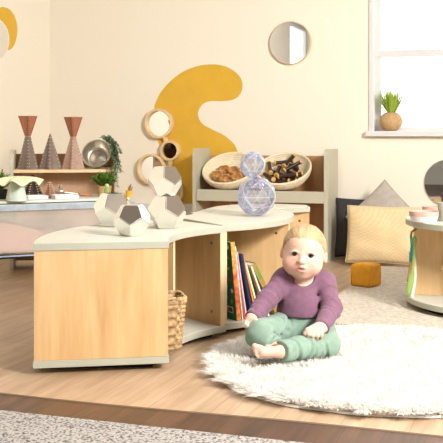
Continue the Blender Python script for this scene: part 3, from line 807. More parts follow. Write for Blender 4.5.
bcx = P(365.8, 285.5, 5.06); bcx.z = .0125; sz = .113
t = thing('bean_cube', 'ochre orange soft bean cube lying on the oatmeal mat', 'toy block', bcx)
bm = NB(); res = bmesh.ops.create_cube(bm, size=sz); bmesh.ops.subdivide_edges(bm, edges=bm.edges, cuts=10, use_grid_fill=True)
for v in bm.verts:
    q = v.co / (sz / 2); k = 1 + .10 * ((1 - q.x ** 2) * (1 - q.y ** 2) + (1 - q.y ** 2) * (1 - q.z ** 2) + (1 - q.z ** 2) * (1 - q.x ** 2)) * .5
    e = 1 - .05 * (sum(abs(a) > .85 for a in q) >= 2)
    wob = 1 + .02 * noise.noise(v.co * 18)
    v.co = Vector((v.co.x * k * e * wob, v.co.y * k * e * wob, v.co.z * min(k, 1.03) * e + .0))
zmin = min(v.co.z for v in bm.verts)
rot = Matrix.Rotation(math.radians(50), 3, 'Z')
for v in bm.verts: v.co = rot @ v.co + bcx + UP * (-zmin)
obj('cover', bm, M['ochre'], t, smooth=True)
hs = sz / 2 * .965
for sx_ in (-1, 1):
    for sy_ in (-1, 1):
        bm = NB(); q = rot @ Vector((sx_ * hs, sy_ * hs, 0)); tube(bm, [bcx + q + UP * .006, bcx + q * 1.01 + UP * sz / 2, bcx + q + UP * (sz - .008)], .0022, 6); obj('seam', bm, M['ochre'], t, smooth=True)

# grey carpet, front left
ca, cb = Vector((-.643, 2.829, 0)), Vector((-.058, 2.627, 0)); cd = E1
q0 = ca - cd * 1.2; q1 = ca + cd * 2.4
bm = NB(); prism(bm, [(p_.x, p_.y) for p_ in (q0, q0 - E2 * 2.2, q1 - E2 * 2.2, q1)], -.003, .006, .002)
tag(obj('carpet', bm, M['carpet'], origin=ca), 'grey flecked carpet at the front left corner of the floor', 'carpet')

# shaggy white rug
RC, RR = Vector((.55, 3.35, 0)), .585
rug = thing('shaggy_rug', 'round white long pile rug under the seated baby', 'rug', RC)
bm = NB(); lathe(bm, [(.0001, .0005), (RR, .0005), (RR + .004, .003), (RR, .009), (.0001, .009)], RC, UP, 96, mod=lambda a, r_, h_: (r_ * (1 + .006 * math.sin(17 * a) + .006 * math.sin(7 * a + 1)), h_)); obj('backing', bm, M['backing'], rug)
n = 70000
rad_ = RR * np.sqrt(rng.random(n)); rad_[:5000] = RR * (1 - .03 * rng.random(5000)); th_ = rng.random(n) * 2 * PI
rad_ = rad_ * (1 + .006 * np.sin(17 * th_) + .006 * np.sin(7 * th_ + 1))
x, y = rad_ * np.cos(th_), rad_ * np.sin(th_)
# clump field
gxn = np.sin(x * 71 + 3 * np.sin(y * 43)) + np.sin(y * 59 + x * 23) ; gyn = np.cos(y * 67 + 2.5 * np.sin(x * 51)) + np.sin(x * 37 - y * 29)
lx = .55 * gxn + rng.normal(0, .45, n); ly = .55 * gyn + rng.normal(0, .45, n)
rim = np.clip((rad_ / RR - .88) / .12, 0, 1) ** 1.5
lx += rim * 1.4 * np.cos(th_); ly += rim * 1.4 * np.sin(th_)
ln = (.034 + .016 * rng.random(n))
def near_seg(a, b, r):
    ax_, ay_ = a.x - RC.x, a.y; dx_, dy_ = b.x - a.x, b.y - a.y
    tt = np.clip(((x + RC.x - a.x) * dx_ + (y + RC.y - a.y) * dy_) / (dx_ ** 2 + dy_ ** 2 + 1e-9), 0, 1)
    return np.hypot(x + RC.x - a.x - tt * dx_, y + RC.y - a.y - tt * dy_) < r
press = near_seg(P(303, 325, 3.58), P(303, 326, 3.55), .10) | near_seg(P(288, 328, 3.55), P(260.5, 334, 3.385), .052) | near_seg(P(318, 330, 3.55), P(325, 344, 3.425), .052) | near_seg(P(325, 344, 3.425), P(256, 350, 3.27), .032) | near_seg(P(260.5, 334, 3.385), P(274, 347.5, 3.33), .035)
ln = np.where(press, ln * .35, ln); wdt = .0025 + .0016 * rng.random(n)
V = np.zeros((n, 7, 3), dtype=np.float32)
L = np.sqrt(lx ** 2 + ly ** 2) + 1e-6
sd = np.stack([-ly / L, lx / L, np.zeros(n)], 1)
rs_ = rng.random(n) * 2 * PI; sd2 = np.stack([np.cos(rs_), np.sin(rs_), np.zeros(n)], 1); sd = sd * .4 + sd2 * .6; sd /= np.linalg.norm(sd, axis=1)[:, None] + 1e-6
for k, f in enumerate((0, .35, .7, 1.0)):
    bend = f ** 1.6
    hx = lx * bend * ln * .62; hy = ly * bend * ln * .62
    hz_ = ln * f * (1 - .28 * f * np.clip(L, 0, 2))
    hz_ = np.maximum(hz_, .002 + 0 * f)
    cen = np.stack([x + hx, y + hy, .008 + hz_ * .8], 1)
    if k < 3:
        wk = wdt * (1 - .25 * k)
        V[:, 2 * k] = cen - sd * wk[:, None]; V[:, 2 * k + 1] = cen + sd * wk[:, None]
    else: V[:, 6] = cen
base_i = (np.arange(n) * 7)[:, None]
quads = np.concatenate([base_i + np.array([[0, 1, 3, 2]]), base_i + np.array([[2, 3, 5, 4]])], 0)
tris = base_i + np.array([[4, 5, 6]])
me = bpy.data.meshes.new('pile')
nv = n * 7; me.vertices.add(nv); me.vertices.foreach_set('co', V.reshape(-1))
me.loops.add(len(quads) * 4 + len(tris) * 3); me.loops.foreach_set('vertex_index', np.concatenate([quads.reshape(-1), tris.reshape(-1)]).astype(np.int32))
me.polygons.add(len(quads) + len(tris))
ls = np.concatenate([np.arange(len(quads)) * 4, len(quads) * 4 + np.arange(len(tris)) * 3]).astype(np.int32)
me.polygons.foreach_set('loop_start', ls)
me.update(calc_edges=True); me.materials.append(M['fur'])
o = bpy.data.objects.new('pile', me); COL.objects.link(o); o.parent = rug; o['kind'] = 'stuff'

# ------------------------------------------------------------------ round play table at the right
TC = Vector((1.30, 4.46, 0)); TR = .45; zt = .412
t = thing('round_table', 'low round play table with sage discs and pale wooden boards at the right edge', 'table', TC + UP * .012)
bm = NB(); lathe(bm, [(.0001, zt - .028), (TR - .004, zt - .028), (TR, zt - .024), (TR, zt - .004), (TR - .004, zt), (.0001, zt)], TC, UP, 96); tp_ = obj('tabletop', bm, M['cream_top'], t, smooth=True, angle=30)
bm = NB(); lathe(bm, [(TR - .001, zt - .025), (TR + .001, zt - .025), (TR + .001, zt - .003), (TR - .001, zt - .003)], TC, UP, 96, closed=True); obj('edge_band', bm, M['sage'], tp_, smooth=True, angle=30)
bm = NB(); lathe(bm, [(.0001, .034), (TR - .004, .034), (TR, .038), (TR, .058), (TR - .004, .062), (.0001, .062)], TC, UP, 96); tp_ = obj('base_disc', bm, M['cream_top'], t, smooth=True, angle=30)
bm = NB(); lathe(bm, [(TR - .001, .037), (TR + .001, .037), (TR + .001, .059), (TR - .001, .059)], TC, UP, 96, closed=True); obj('edge_band', bm, M['sage'], tp_, smooth=True, angle=30)
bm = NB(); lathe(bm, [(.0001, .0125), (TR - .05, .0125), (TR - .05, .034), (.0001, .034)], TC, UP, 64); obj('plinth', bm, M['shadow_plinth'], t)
bx_ = Vector((math.cos(math.radians(-4)), math.sin(math.radians(-4)), 0)); by_ = Vector((-bx_.y, bx_.x, 0))
bm = NB(); box(bm, TC + UP * (zt - .028 + .062) / 2, (TR - .035, .009, (zt - .028 - .062) / 2 - .0005), (bx_, by_, UP), .001, 1); pn = obj('board', bm, M['maple'], t)
bm = NB(); box(bm, TC - bx_ * (TR - .0345) + UP * (zt - .028 + .062) / 2, (.0012, .009, (zt - .028 - .062) / 2 - .001), (bx_, by_, UP)); obj('edge_strip', bm, M['edge'], pn)
bm = NB(); ball(bm, P(443.5, 268, 4.46 - .03) , .012); obj('knob', bm, M['blond'], pn, smooth=True)
bm = NB()
for s in (1, -1): box(bm, TC + by_ * s * (TR - .035 + .01) / 2 + by_ * s * .005 + UP * (zt - .028 + .062) / 2, (.009, (TR - .035 - .012) / 2, (zt - .028 - .062) / 2 - .0005), (bx_, by_, UP), .001, 1)
obj('cross_board', bm, M['maple'], t)
# hooks and hanging utensils at the board's left end
def hang(name, px, ytop, ybot, Z, m, label, shape):
    a, b = P(px[0], ytop, Z), P(px[1], ybot, Z)
    bm = NB(); n_ = 14; d = b - a; side = Vector((1, 0, 0)); rings = []
    for i in range(n_ + 1):
        f = i / n_; c = a + d * f + side * (.006 * math.sin(f * PI * 1.3))
        w = shape(f); rings.append([bm.verts.new(c + side * w * math.cos(q) + Vector((0, 1, 0)) * max(.0035, w * .35) * math.sin(q)) for q in [2 * PI * k / 12 for k in range(12)]])
    for i in range(n_):
        for k in range(12): bm.faces.new((rings[i][k], rings[i][(k + 1) % 12], rings[i + 1][(k + 1) % 12], rings[i + 1][k]))
    bm.faces.new(rings[0][::-1]); bm.faces.new(rings[-1])
    return tag(obj(name, bm, m, origin=a, smooth=True), label, 'spoon')
spoon = lambda f: .0062 + (.006 if f < .12 else 0) * math.sin(f / .12 * PI) + (.0085 * math.sin((f - .55) / .45 * PI) if f > .55 else 0)
slim = lambda f: .0055 + .003 * math.sin(f * PI)
hang('spoon', (414.5, 409.3), 236, 297, 4.385, M['lime'], 'lime green spoon hanging from the table board', spoon)
hang('spoon', (410.8, 411.0), 236, 262, 4.415, M['teal'], 'small teal spoon hanging behind the lime green one', slim)
hang('spoon', (410.2, 409.0), 252, 281, 4.445, M['brown_wood'], 'brown wooden spoon handle hanging behind the lime green spoon', slim)
hang('spoon', (414.2, 412.8), 255, 302, 4.43, M['ceramic'], 'slim white spoon hanging closest to the table board', slim)
bm = NB(); tube(bm, [P(416.5, 229, 4.43), P(411.5, 232, 4.42), P(411, 237.5, 4.42)], .0055, 8); obj('hook', bm, M['brown_wood'], t, smooth=True)

# dishes on the round table
def dish(px, Z, r, h, m_out, m_rim, label, name='dish'):
    c = Vector(((px - CX) * Z / FP, Z, zt + .0005)); t2 = thing(name, label, 'dish', c)
    bm = NB(); lathe(bm, [(.0001, 0), (r * .82, 0), (r * .97, h * .55), (r * .93, h * .55), (r * .78, .006), (.0001, .006)], c, UP, 40); obj('bowl', bm, m_out, t2, smooth=True, angle=40)
    bm = NB(); lathe(bm, [(r * .93, h * .551), (r * .98, h * .551), (r, h), (r * .95, h)], c, UP, 40, closed=True); obj('rim_band', bm, m_rim, t2, smooth=True, angle=40)
dish(424, 4.34, .066, .046, M['ceramic'], M['pinkrim'], 'shallow white dish with blush pink rim at the left of the tabletop')
dish(433, 4.56, .05, .05, M['steel_brushed'], M['pinkrim'], 'small metal dish with pink rim behind the shallow white dish')
cx_ = P(448, 218, 4.37); cx_.z = zt + .0005
bm = NB(); lathe(bm, [(.0001, 0), (.042, 0), (.045, .004), (.045, .082), (.041, .082), (.040, .01), (.0001, .01)], cx_, UP, 40); tag(obj('pot', bm, M['sage'], origin=cx_, smooth=True, angle=40), 'pale grey pot at the frame edge of the tabletop', 'pot')
cb_ = Vector((1.16, 4.62, zt + .0005)); t2 = thing('peg_toy', 'wooden ball toy on a plum base standing at the back of the tabletop', 'toy', cb_)
bm = NB(); lathe(bm, [(.0001, 0), (.05, 0), (.055, .02), (.045, .05), (.02, .06), (.0001, .06)], cb_, UP, 32); obj('base', bm, M['plum'], t2, smooth=True)
bm = NB(); ball(bm, cb_ + UP * .088, .036, 24, 14); obj('ball', bm, M['brown_wood'], t2, smooth=True)

# ------------------------------------------------------------------ plants
def leaf_strip(bm, base, d, L_, w, droop=.3, n_=5):
    d = d.normalized(); s = d.cross(UP); s = s.normalized() if s.length > .01 else Vector((1, 0, 0)); prev = None
    for i in range(n_ + 1):
        f = i / n_; c = base + d * L_ * f - UP * droop * L_ * f * f; ww = w * (math.sin(min(1, f * .85 + .15) * PI) ** .7 if f < 1 else 0)
        cur = (bm.verts.new(c - s * ww), bm.verts.new(c + s * ww))
        if prev: bm.faces.new((prev[0], prev[1], cur[1], cur[0]))
        prev = cur
rp = random.Random(5)
# window sill plant in raffia globe
c = back(391, 131, .0); c.z = zs + .0005
t = thing('potted_plant', 'round raffia pot with bright green grass on the window sill', 'plant', c)
bm = NB()
r0 = .072
prof = [(r0 * math.cos(a), r0 * .93 * math.sin(a) + r0 * .84) for a in [math.radians(-65 + 125 * i / 30) for i in range(31)]]
lathe(bm, [(.0001, prof[0][1])] + prof + [(.030, prof[-1][1] - .01), (.0001, prof[-1][1] - .02)], c - UP * 0 , UP, 72, mod=lambda a, r_, h_: (r_ * (1 + .022 * math.sin(14 * a + (int(h_ / .009) % 2) * PI) * (abs(math.sin(h_ / .009 * PI)) ** .5)), h_))
zmin = min(v.co.z for v in bm.verts); bmesh.ops.translate(bm, verts=bm.verts, vec=(0, 0, c.z - zmin)); obj('pot', bm, M['raffia'], t, smooth=True)
bm = NB(); top = c + UP * .115
for i in range(230):
    a = rp.random() * 2 * PI; sp = rp.random() ** .7 * .9
    dd = Vector((math.cos(a) * sp, math.sin(a) * sp, 1)); leaf_strip(bm, top + Vector((math.cos(a), math.sin(a), 0)) * .03 * rp.random(), dd, .08 + .09 * rp.random(), .0036, -.06)
for i in range(60):
    a = rp.random() * 2 * PI; leaf_strip(bm, top, Vector((math.cos(a), math.sin(a), .9)), .03 + .035 * rp.random(), .005, .2)
obj('grass', bm, M['leaf_bright'], t)

# ------------------------------------------------------------------ left: water tray with things on it
ty = math.radians(25); T1 = Vector((math.cos(ty), math.sin(ty), 0)); T2 = Vector((-math.sin(ty), math.cos(ty), 0))
TF = Vector((-1.113, 4.9, 0)); TL0, TL1, TD = -.5, .72, .40
def Tp(u, v, z): return TF + T1 * u + T2 * v + UP * z
zr = .443
tray = thing('water_tray', 'frosted play tray with powder blue rim on a dark metal stand at the left', 'play tray', Tp(.1, .2, 0))
um, uh = (TL0 + TL1) / 2, (TL1 - TL0) / 2
bm = NB()
for (u0, u1_, v0, v1) in ((TL0, TL1, 0, .03), (TL0, TL1, TD - .03, TD), (TL0, TL0 + .03, .0305, TD - .0305), (TL1 - .03, TL1, .0305, TD - .0305)):
    box(bm, Tp((u0 + u1_) / 2, (v0 + v1) / 2, zr - .018), ((u1_ - u0) / 2, (v1 - v0) / 2, .018), (T1, T2, UP), .005)
obj('rim', bm, M['rim'], tray)
bm = NB(); prof_t = []
za, zb = .195, zr - .036
def ring(ins, z): return [Tp(TL0 + ins, ins, z), Tp(TL1 - ins, ins, z), Tp(TL1 - ins, TD - ins, z), Tp(TL0 + ins, TD - ins, z)]
r0_ = [bm.verts.new(p_) for p_ in ring(.012, zb)]; r1_ = [bm.verts.new(p_) for p_ in ring(.035, za)]
for k in range(4): bm.faces.new((r0_[k], r0_[(k + 1) % 4], r1_[(k + 1) % 4], r1_[k]))
bm.faces.new(r1_); obj('tub', bm, M['tub'], tray)
bm = NB(); g = {}
NX, NY = 40, 12
for i in range(NX + 1):
    for j in range(NY + 1):
        u = TL0 + .05 + (TL1 - TL0 - .1) * i / NX; v = .05 + (TD - .1) * j / NY
        h_ = .30 + .05 * math.exp(-((u + .02) / .22) ** 2) - .075 / (1 + math.exp(-(u - .30) * 14)) + .004 * noise.noise(Vector((u * 20, v * 20, 0)))
        g[(i, j)] = (bm.verts.new(Tp(u, v, h_)), bm.verts.new(Tp(u, v, .2)))
for i in range(NX):
    for j in range(NY):
        for s in (0, 1): bm.faces.new([g[q][s] for q in ((i, j), (i + 1, j), (i + 1, j + 1), (i, j + 1))])
for i in range(NX):
    for j in (0, NY): bm.faces.new((g[(i, j)][0], g[(i + 1, j)][0], g[(i + 1, j)][1], g[(i, j)][1]))
for j in range(NY):
    for i in (0, NX): bm.faces.new((g[(i, j)][0], g[(i, j + 1)][0], g[(i, j + 1)][1], g[(i, j)][1]))
tag(obj('sand', bm, M['sand'], origin=Tp(.1, .2, .2), smooth=True, angle=50), 'pink play sand heaped inside the frosted tray', 'sand', kind='stuff')
bm = NB()
for v in (.02, TD - .02): tube(bm, [Tp(TL0 + .03, v, .178), Tp(TL1 - .03, v, .178)], .011, 10)
for u in (TL0 + .03, TL1 - .03): tube(bm, [Tp(u, .02, .178), Tp(u, TD - .02, .178)], .011, 10)
obj('stand_rail', bm, M['navy_bar'], tray)
for u in (TL0 + .04, TL1 - .04):
    for v in (.02, TD - .02):
        bm = NB(); tube(bm, [Tp(u, v, .0), Tp(u, v, .19)], .011, 10); obj('leg', bm, M['navy_bar'], tray)
zl = zr + .012
bm = NB(); box(bm, Tp(um + .02, TD / 2 + .03, zr + .0065), (uh - .03, TD / 2 - .035, .006), (T1, T2, UP), .002); tag(obj('tray_lid', bm, M['board'], origin=Tp(um, TD / 2, zr)), 'ivory lid board lying across the play tray', 'lid')
def on_tray(px, v):
    """point on the lid at image column px and distance v behind the front edge"""
    a = (px - CX) / FP; b0 = TF + T2 * v
    u = (a * b0.y - b0.x) / (T1.x - a * T1.y); q = b0 + T1 * u; return Vector((q.x, q.y, zl + .0012))
# white shallow trays
for px, v, lab, hw in ((65, .14, 'white shallow tray on the lid board, in front of the metal ladle', .065), (36, .16, 'white shallow tray on the lid board, between the mint bucket and the wooden star', .055)):
    c = on_tray(px, v); t = thing('shallow_tray', lab, 'tray', c)
    bm = NB(); box(bm, c + UP * .005, (hw, .045, .005), (T1, T2, UP), .003); obj('base', bm, M['ceramic'], t)
    bm = NB()
    for s in (-1, 1):
        box(bm, c + T1 * s * (hw - .003) + UP * .015, (.003, .045, .0048), (T1, T2, UP), .001, 1); box(bm, c + T2 * s * .042 + UP * .015, (hw - .0065, .003, .0048), (T1, T2, UP), .001, 1)
    obj('rim', bm, M['ceramic'], t)
# mint bucket upside-down with lemon felt on top
c = on_tray(17, .065); sc_ = c.y / FP
t = thing('toy_bucket', 'mint green toy bucket standing upside down on the tray lid', 'bucket', c)
hb = 23.5 * sc_
bm = NB(); lathe(bm, [(.0001, 0), (9.8 * sc_, 0), (10.2 * sc_, .002), (10.0 * sc_, .012), (9.5 * sc_, .014), (6.6 * sc_, hb * .8), (6.4 * sc_, hb * .82), (3.4 * sc_, hb * .86), (3.1 * sc_, hb * .99), (.0001, hb)], c, UP, 40); obj('body', bm, M['mint'], t, smooth=True, angle=35)
bm = NB(); lathe(bm, [(9.4 * sc_, .018), (9.9 * sc_, .018), (9.7 * sc_, .024), (9.2 * sc_, .024)], c, UP, 40, closed=True); obj('rim_band', bm, M['mint'], t)
cl_ = c + UP * (hb + .001) + Vector((.010, 0, 0))
bm = NB(); rl = 23.5 * sc_
def wav(a, r_, h_): return (r_ * (1 + .05 * math.cos(7 * a)), h_ + (r_ / rl) ** 2 * (.013 * math.cos(7 * a + .6) - .020))
lathe(bm, [(.0001, 0), (rl * .3, .0), (rl * .55, -.001), (rl * .8, -.004), (rl, -.010), (rl, -.014), (rl * .8, -.008), (rl * .55, -.005), (rl * .3, -.004)][0:6] + [(rl * .8, -.009), (rl * .55, -.006), (rl * .3, -.0045), (.0001, -.0045)], cl_ + UP * .0056, UP, 84, mod=wav)
tag(obj('scalloped_dish', bm, M['lemon'], origin=cl_, smooth=True), 'pale lemon wavy edged dish upturned on the mint bucket', 'dish')

# star-shaped leather cones
def star_cone(c, r, h, m, inv, label, hole, npt=6, rot=0, group='folded star cones', axis=UP, inner=.62, tipk=.10):
    t = thing('star_cone', label, 'toy cone', c, group)
    bm = NB(); rings = []; nn = npt * 2
    x, y, z = frame_from(axis)
    for f in [i / 10 for i in range(11)]:
        k = (1 - f) if not inv else f
        k = tipk + (1 - tipk) * k
        ringv = []
        for q in range(nn):
            a = rot + PI * q / npt; rr = r * k * (1 if q % 2 == 0 else inner); ringv.append(bm.verts.new(Vector(c) + x * math.cos(a) * rr + y * math.sin(a) * rr + z * h * f))
        rings.append(ringv)
    for i in range(10):
        for q in range(nn): bm.faces.new((rings[i][q], rings[i][(q + 1) % nn], rings[i + 1][(q + 1) % nn], rings[i + 1][q]))
    bm.faces.new(rings[0][::-1]); bm.faces.new(rings[-1])
    obj('folded_body', bm, m, t)
    bm = NB()
    for q in range(0, nn):
        for i in range(9):
            f = (i + .8) / 10; k = (1 - f) if not inv else f; k = tipk + (1 - tipk) * k
            a0_ = rot + PI * q / npt; a1_ = rot + PI * (q + 1) / npt
            ra = r * k * (1 if q % 2 == 0 else inner); rb = r * k * (1 if q % 2 == 1 else inner)
            w_ = .22 if q % 2 == 0 else .78
            pa_ = x * math.cos(a0_) * ra + y * math.sin(a0_) * ra; pb_ = x * math.cos(a1_) * rb + y * math.sin(a1_) * rb
            pp = pa_ * (1 - w_) + pb_ * w_; nn_ = (pb_ - pa_).cross(z).normalized()
            if nn_.dot(pp) < 0: nn_ = -nn_
            box(bm, Vector(c) + pp + z * h * f + nn_ * .0004, (.0022, .0016, .0022))
    obj('eyelets', bm, hole, t)
    return t

# left shelf unit
sy_ = math.radians(8); L1 = Vector((math.cos(sy_), math.sin(sy_), 0)); L2 = Vector((-math.sin(sy_), math.cos(sy_), 0))
LF = Vector((-1.235, 5.68, 0)); LW = .63; LD = .24
def Lp(u, v, z): return LF + L1 * u + L2 * v + UP * z
sh = thing('shelf_unit', 'low shelf unit with sage sides behind the play tray', 'shelf unit', Lp(LW / 2, LD / 2, 0))
for u in (0, LW - .022):
    bm = NB(); pts = [(0, 0), (LD, 0), (LD, .70), (.10, .70), (.04, .685), (.0, .62)]
    plate(bm, [Lp(u, v, z) for v, z in pts], L1, .022); obj('side_panel', bm, M['sage_dark'], sh)
zsh = .588
bm = NB(); box(bm, Lp(LW / 2, LD / 2 - .012, zsh - .009), (LW / 2 - .0225, LD / 2 - .012, .009), (L1, L2, UP), .001, 1); obj('shelf', bm, M['edge'], sh)
bm = NB(); box(bm, Lp(LW / 2, LD - .0065, .30), (LW / 2 - .0225, .006, .27), (L1, L2, UP)); obj('back_panel', bm, wood('rosy_ply', (.66, .43, .27, 1), (.56, .34, .20, 1)), sh)
bm = NB(); box(bm, Lp(LW / 2, LD - .0065, zsh + .045), (LW / 2 - .0225, .006, .044), (L1, L2, UP)); obj('back_rail', bm, wood('rail_wood', (.42, .22, .10, 1), (.34, .17, .07, 1)), sh)
bm = NB(); box(bm, Lp(LW / 2, LD / 2 - .012, .10), (LW / 2 - .0225, LD / 2 - .012, .009), (L1, L2, UP), .001, 1); obj('shelf', bm, M['edge'], sh)

def on_shelf(px, v):
    a = (px - CX) / FP; b0 = LF + L2 * v; u = (a * b0.y - b0.x) / (L1.x - a * L1.y); q = b0 + L1 * u; return Vector((q.x, q.y, zsh + .0008))
def pxs(Z): return Z / FP
ca_ = on_shelf(27.8, .10); k_ = ca_.y / FP
star_cone(ca_, 10.5 * k_, 32.5 * k_, M['mushroom'], False, 'grey brown folded star cone with a copper cone standing on its tip', M['hole'], rot=.25, npt=4, tipk=.27)
star_cone(ca_ + UP * (32.5 * k_ + .0008), 9.6 * k_, 20.5 * k_, M['copper'], True, 'upturned copper star cone balanced on the grey brown cone', M['hole_dark'], rot=.25, npt=4, tipk=.30)
cb_ = on_shelf(50.2, .105)
star_cone(cb_, 12.0 * k_, 35.5 * k_, M['mushroom'], False, 'grey brown folded star cone standing alone in the middle of the shelf', M['hole'], rot=-PI / 2 + .05, npt=4, inner=.55, tipk=.04)
cc_ = on_shelf(73.2, .080)
star_cone(cc_, 11.8 * k_, 32 * k_, M['rose'], False, 'dusty pink folded star cone with a copper pink cone standing on its tip', M['hole'], rot=-PI / 2 - .02, npt=4, inner=.55, tipk=.24)
star_cone(cc_ + UP * (32 * k_ + .0008), 9.6 * k_, 20 * k_, M['copper'], True, 'upturned copper star cone balanced on the dusty pink cone', M['hole_dark'], rot=-PI / 2, npt=4, inner=.6, tipk=.30)
# metal bowl leaning on the shelf
pc = on_shelf(97.5, .175); rb_ = 14.6 * pc.y / FP
ax = (Vector((-.10, -.88, .42))).normalized(); cc = Vector((pc.x, pc.y - .055, zsh + rb_ * .95 + .006))
t = thing('metal_bowl', 'shiny metal bowl tipped on its side at the right end of the shelf', 'bowl', Vector((pc.x, pc.y, zsh)))
bm = NB(); lathe(bm, [(.0001, -.062), (rb_ * .72, -.062), (rb_ * .80, -.056), (rb_ * .97, 0), (rb_ * 1.03, .002), (rb_ * 1.03, .005), (rb_ * .95, .004), (rb_ * .78, -.051), (rb_ * .70, -.057), (rb_ * .5, -.057), (rb_ * .47, -.054), (.0001, -.054)], cc, ax, 48); obj('body', bm, M['steel_brushed'], t, smooth=True, angle=50)
x_, y_, z_ = frame_from(ax)
for s in (1,):
    bm = NB(); hc = cc + Vector((s, 0, .1)).normalized() * rb_ * 1.02; tube(bm, [hc - UP * .022, hc + Vector((s * .011, -.012, -.012)), hc + Vector((s * .012, -.012, .010)), hc + UP * .022], .0035, 8); obj('handle', bm, M['steel_brushed'], t, smooth=True)
# trailing plant at the right end of the shelf
t = thing('trailing_plant', 'grey green trailing plant hanging over the right end of the shelf unit', 'plant', Lp(LW + .012, .12, .70))
bm = NB(); bs = NB(); rp = random.Random(9)
for k in range(16):
    st = P(100 + rp.random() * 10, 135 + rp.random() * 5, 5.80 + .1 * rp.random()); en = P(111 + rp.random() * 11, 152 + rp.random() * 38, 5.66 + .08 * rp.random())
    md = P(112 + rp.random() * 7, 138 + rp.random() * 6, 5.72); pts = [st * (1 - f) ** 2 + md * 2 * f * (1 - f) + en * f * f for f in [i / 12 for i in range(13)]]
    tube(bs, pts, .0012, 4)
    for i in range(64):
        f = rp.random(); q = st * (1 - f) ** 2 + md * 2 * f * (1 - f) + en * f * f
        leaf_strip(bm, q, Vector((rp.uniform(-1, 1), rp.uniform(-1, 1), rp.uniform(-.6, .5))), .012 + .012 * rp.random(), .0048, .3, 3)
obj('leaves', bm, M['leaf_grey'], t); obj('stems', bs, M['leaf'], t)

# things on the tray lid
c = on_tray(33, .285); kk = c.y / FP
star_cone(c, 12 * kk, 23 * kk, M['umber'], False, 'dark umber star cone on the tray lid below the shelf', M['hole'], rot=-PI / 2, npt=5, inner=.45)
c = on_tray(49.5, .235)
star_cone(c, 8.0 * kk, 17 * kk, M['tan'], False, 'small tan brown star cone beside the dark umber one', M['hole'], rot=.2, inner=.5, npt=5)
c = on_tray(60, .335)
star_cone(c, 8.0 * kk, 13 * kk, M['tan'], False, 'low tan brown star cone behind the metal ladle', M['hole'], rot=.5, inner=.5, npt=5)
# ladle
a_, b_ = on_tray(60, .215) + UP * .030, on_tray(92, .205) + UP * .008
t = thing('ladle', 'metal ladle with wooden handle lying across the tray lid', 'ladle', (a_ + b_) / 2)
bm = NB(); ball(bm, a_ + UP * .004, (.026, .02, .014)); obj('bowl', bm, M['steel_brushed'], t, smooth=True)
mid = a_.lerp(b_, .55); bm = NB(); tube(bm, [a_, mid], .0045, 8); obj('shaft', bm, M['steel_brushed'], t)
bm = NB(); tube(bm, [mid, mid.lerp(b_, .5), b_], [.006, .0085, .007], 10); obj('handle', bm, M['brown_wood'], t, smooth=True)
a_, b_ = on_tray(70, .29) + UP * .0085, on_tray(91, .275) + UP * .006
bm = NB(); tube(bm, [a_, a_.lerp(b_, .5), b_], [.006, .009, .007], 10); tag(obj('wooden_stick', bm, M['brown_wood'], origin=a_, smooth=True), 'tan wooden stick lying behind the metal ladle', 'stick')
# small pot plants
def bushy(c, r, hpot, label, potm, spread, n_, tall, lm):
    t = thing('potted_plant', label, 'plant', c)
    bm = NB(); lathe(bm, [(.0001, 0), (r * .8, 0), (r, hpot), (r * .9, hpot), (r * .85, hpot * .85), (.0001, hpot * .85)], c, UP, 32, mod=lambda a, r_, h_: (r_ * (1 + .03 * math.sin(16 * a)), h_)); obj('pot', bm, potm, t, smooth=True, angle=40)
    bm = NB()
    for i in range(n_):
        a = rp.random() * 2 * PI; e = rp.random() ** .6; b0 = c + UP * hpot * .9 + Vector((math.cos(a), math.sin(a), 0)) * r * .5 * rp.random()
        tip = Vector((math.cos(a) * spread * e, math.sin(a) * spread * e, tall * (1 - .45 * e * e) * (.65 + .35 * rp.random())))
        leaf_strip(bm, b0, tip, tip.length, .0035, .15, 4)
        for k in range(3):
            q = b0 + tip * (.45 + .5 * rp.random()); leaf_strip(bm, q, Vector((rp.uniform(-1, 1), rp.uniform(-1, 1), rp.uniform(-.2, 1))), .018, .004, .2, 3)
    obj('foliage', bm, lm, t)
c = on_tray(104.5, .20)
bushy(c, 7.2 * c.y / FP, 11 * c.y / FP, 'bushy green plant in a tan woven pot on the right part of the tray', M['raffia'], .075, 240, .095, M['leaf'])
c = on_tray(-1, .26)
bushy(c, .045, .05, 'dark green plant behind the mint bucket at the left frame edge', M['shadow_plinth'], .07, 150, .13, M['leaf'])
c = on_tray(107, .08); t = thing('peg_doll', 'pale green peg peeking above the left mirrored block', 'toy', c)
bm = NB(); lathe(bm, [(.0001, 0), (.016, 0), (.017, .01), (.015, .045), (.010, .055), (.0001, .056)], c, UP, 24); obj('body', bm, M['lime'], t, smooth=True)
bm = NB(); ball(bm, c + UP * .064, (.011, .011, .013)); obj('head', bm, mat('pale_lime', (.50, .58, .30, 1), .5), t, smooth=True)
c = on_tray(129, .12); t = thing('pastry_brush', 'small mustard holder with brown sticks behind the left mirrored block', 'toy', c)
bm = NB(); lathe(bm, [(.0001, 0), (.016, 0), (.019, .035), (.015, .035), (.014, .006), (.0001, .006)], c, UP, 20); obj('holder', bm, M['yellow_paint'], t, smooth=True, angle=40)
for k in range(4):
    bm = NB(); tube(bm, [c + UP * .008 + Vector((.004 * (k - 1.5), 0, 0)), c + UP * (.055 + .008 * (k % 3)) + Vector((.007 * (k - 1.0) + .004, .004 * (k % 2), 0))], .0028, 6); obj('stick', bm, M['tan'], t)

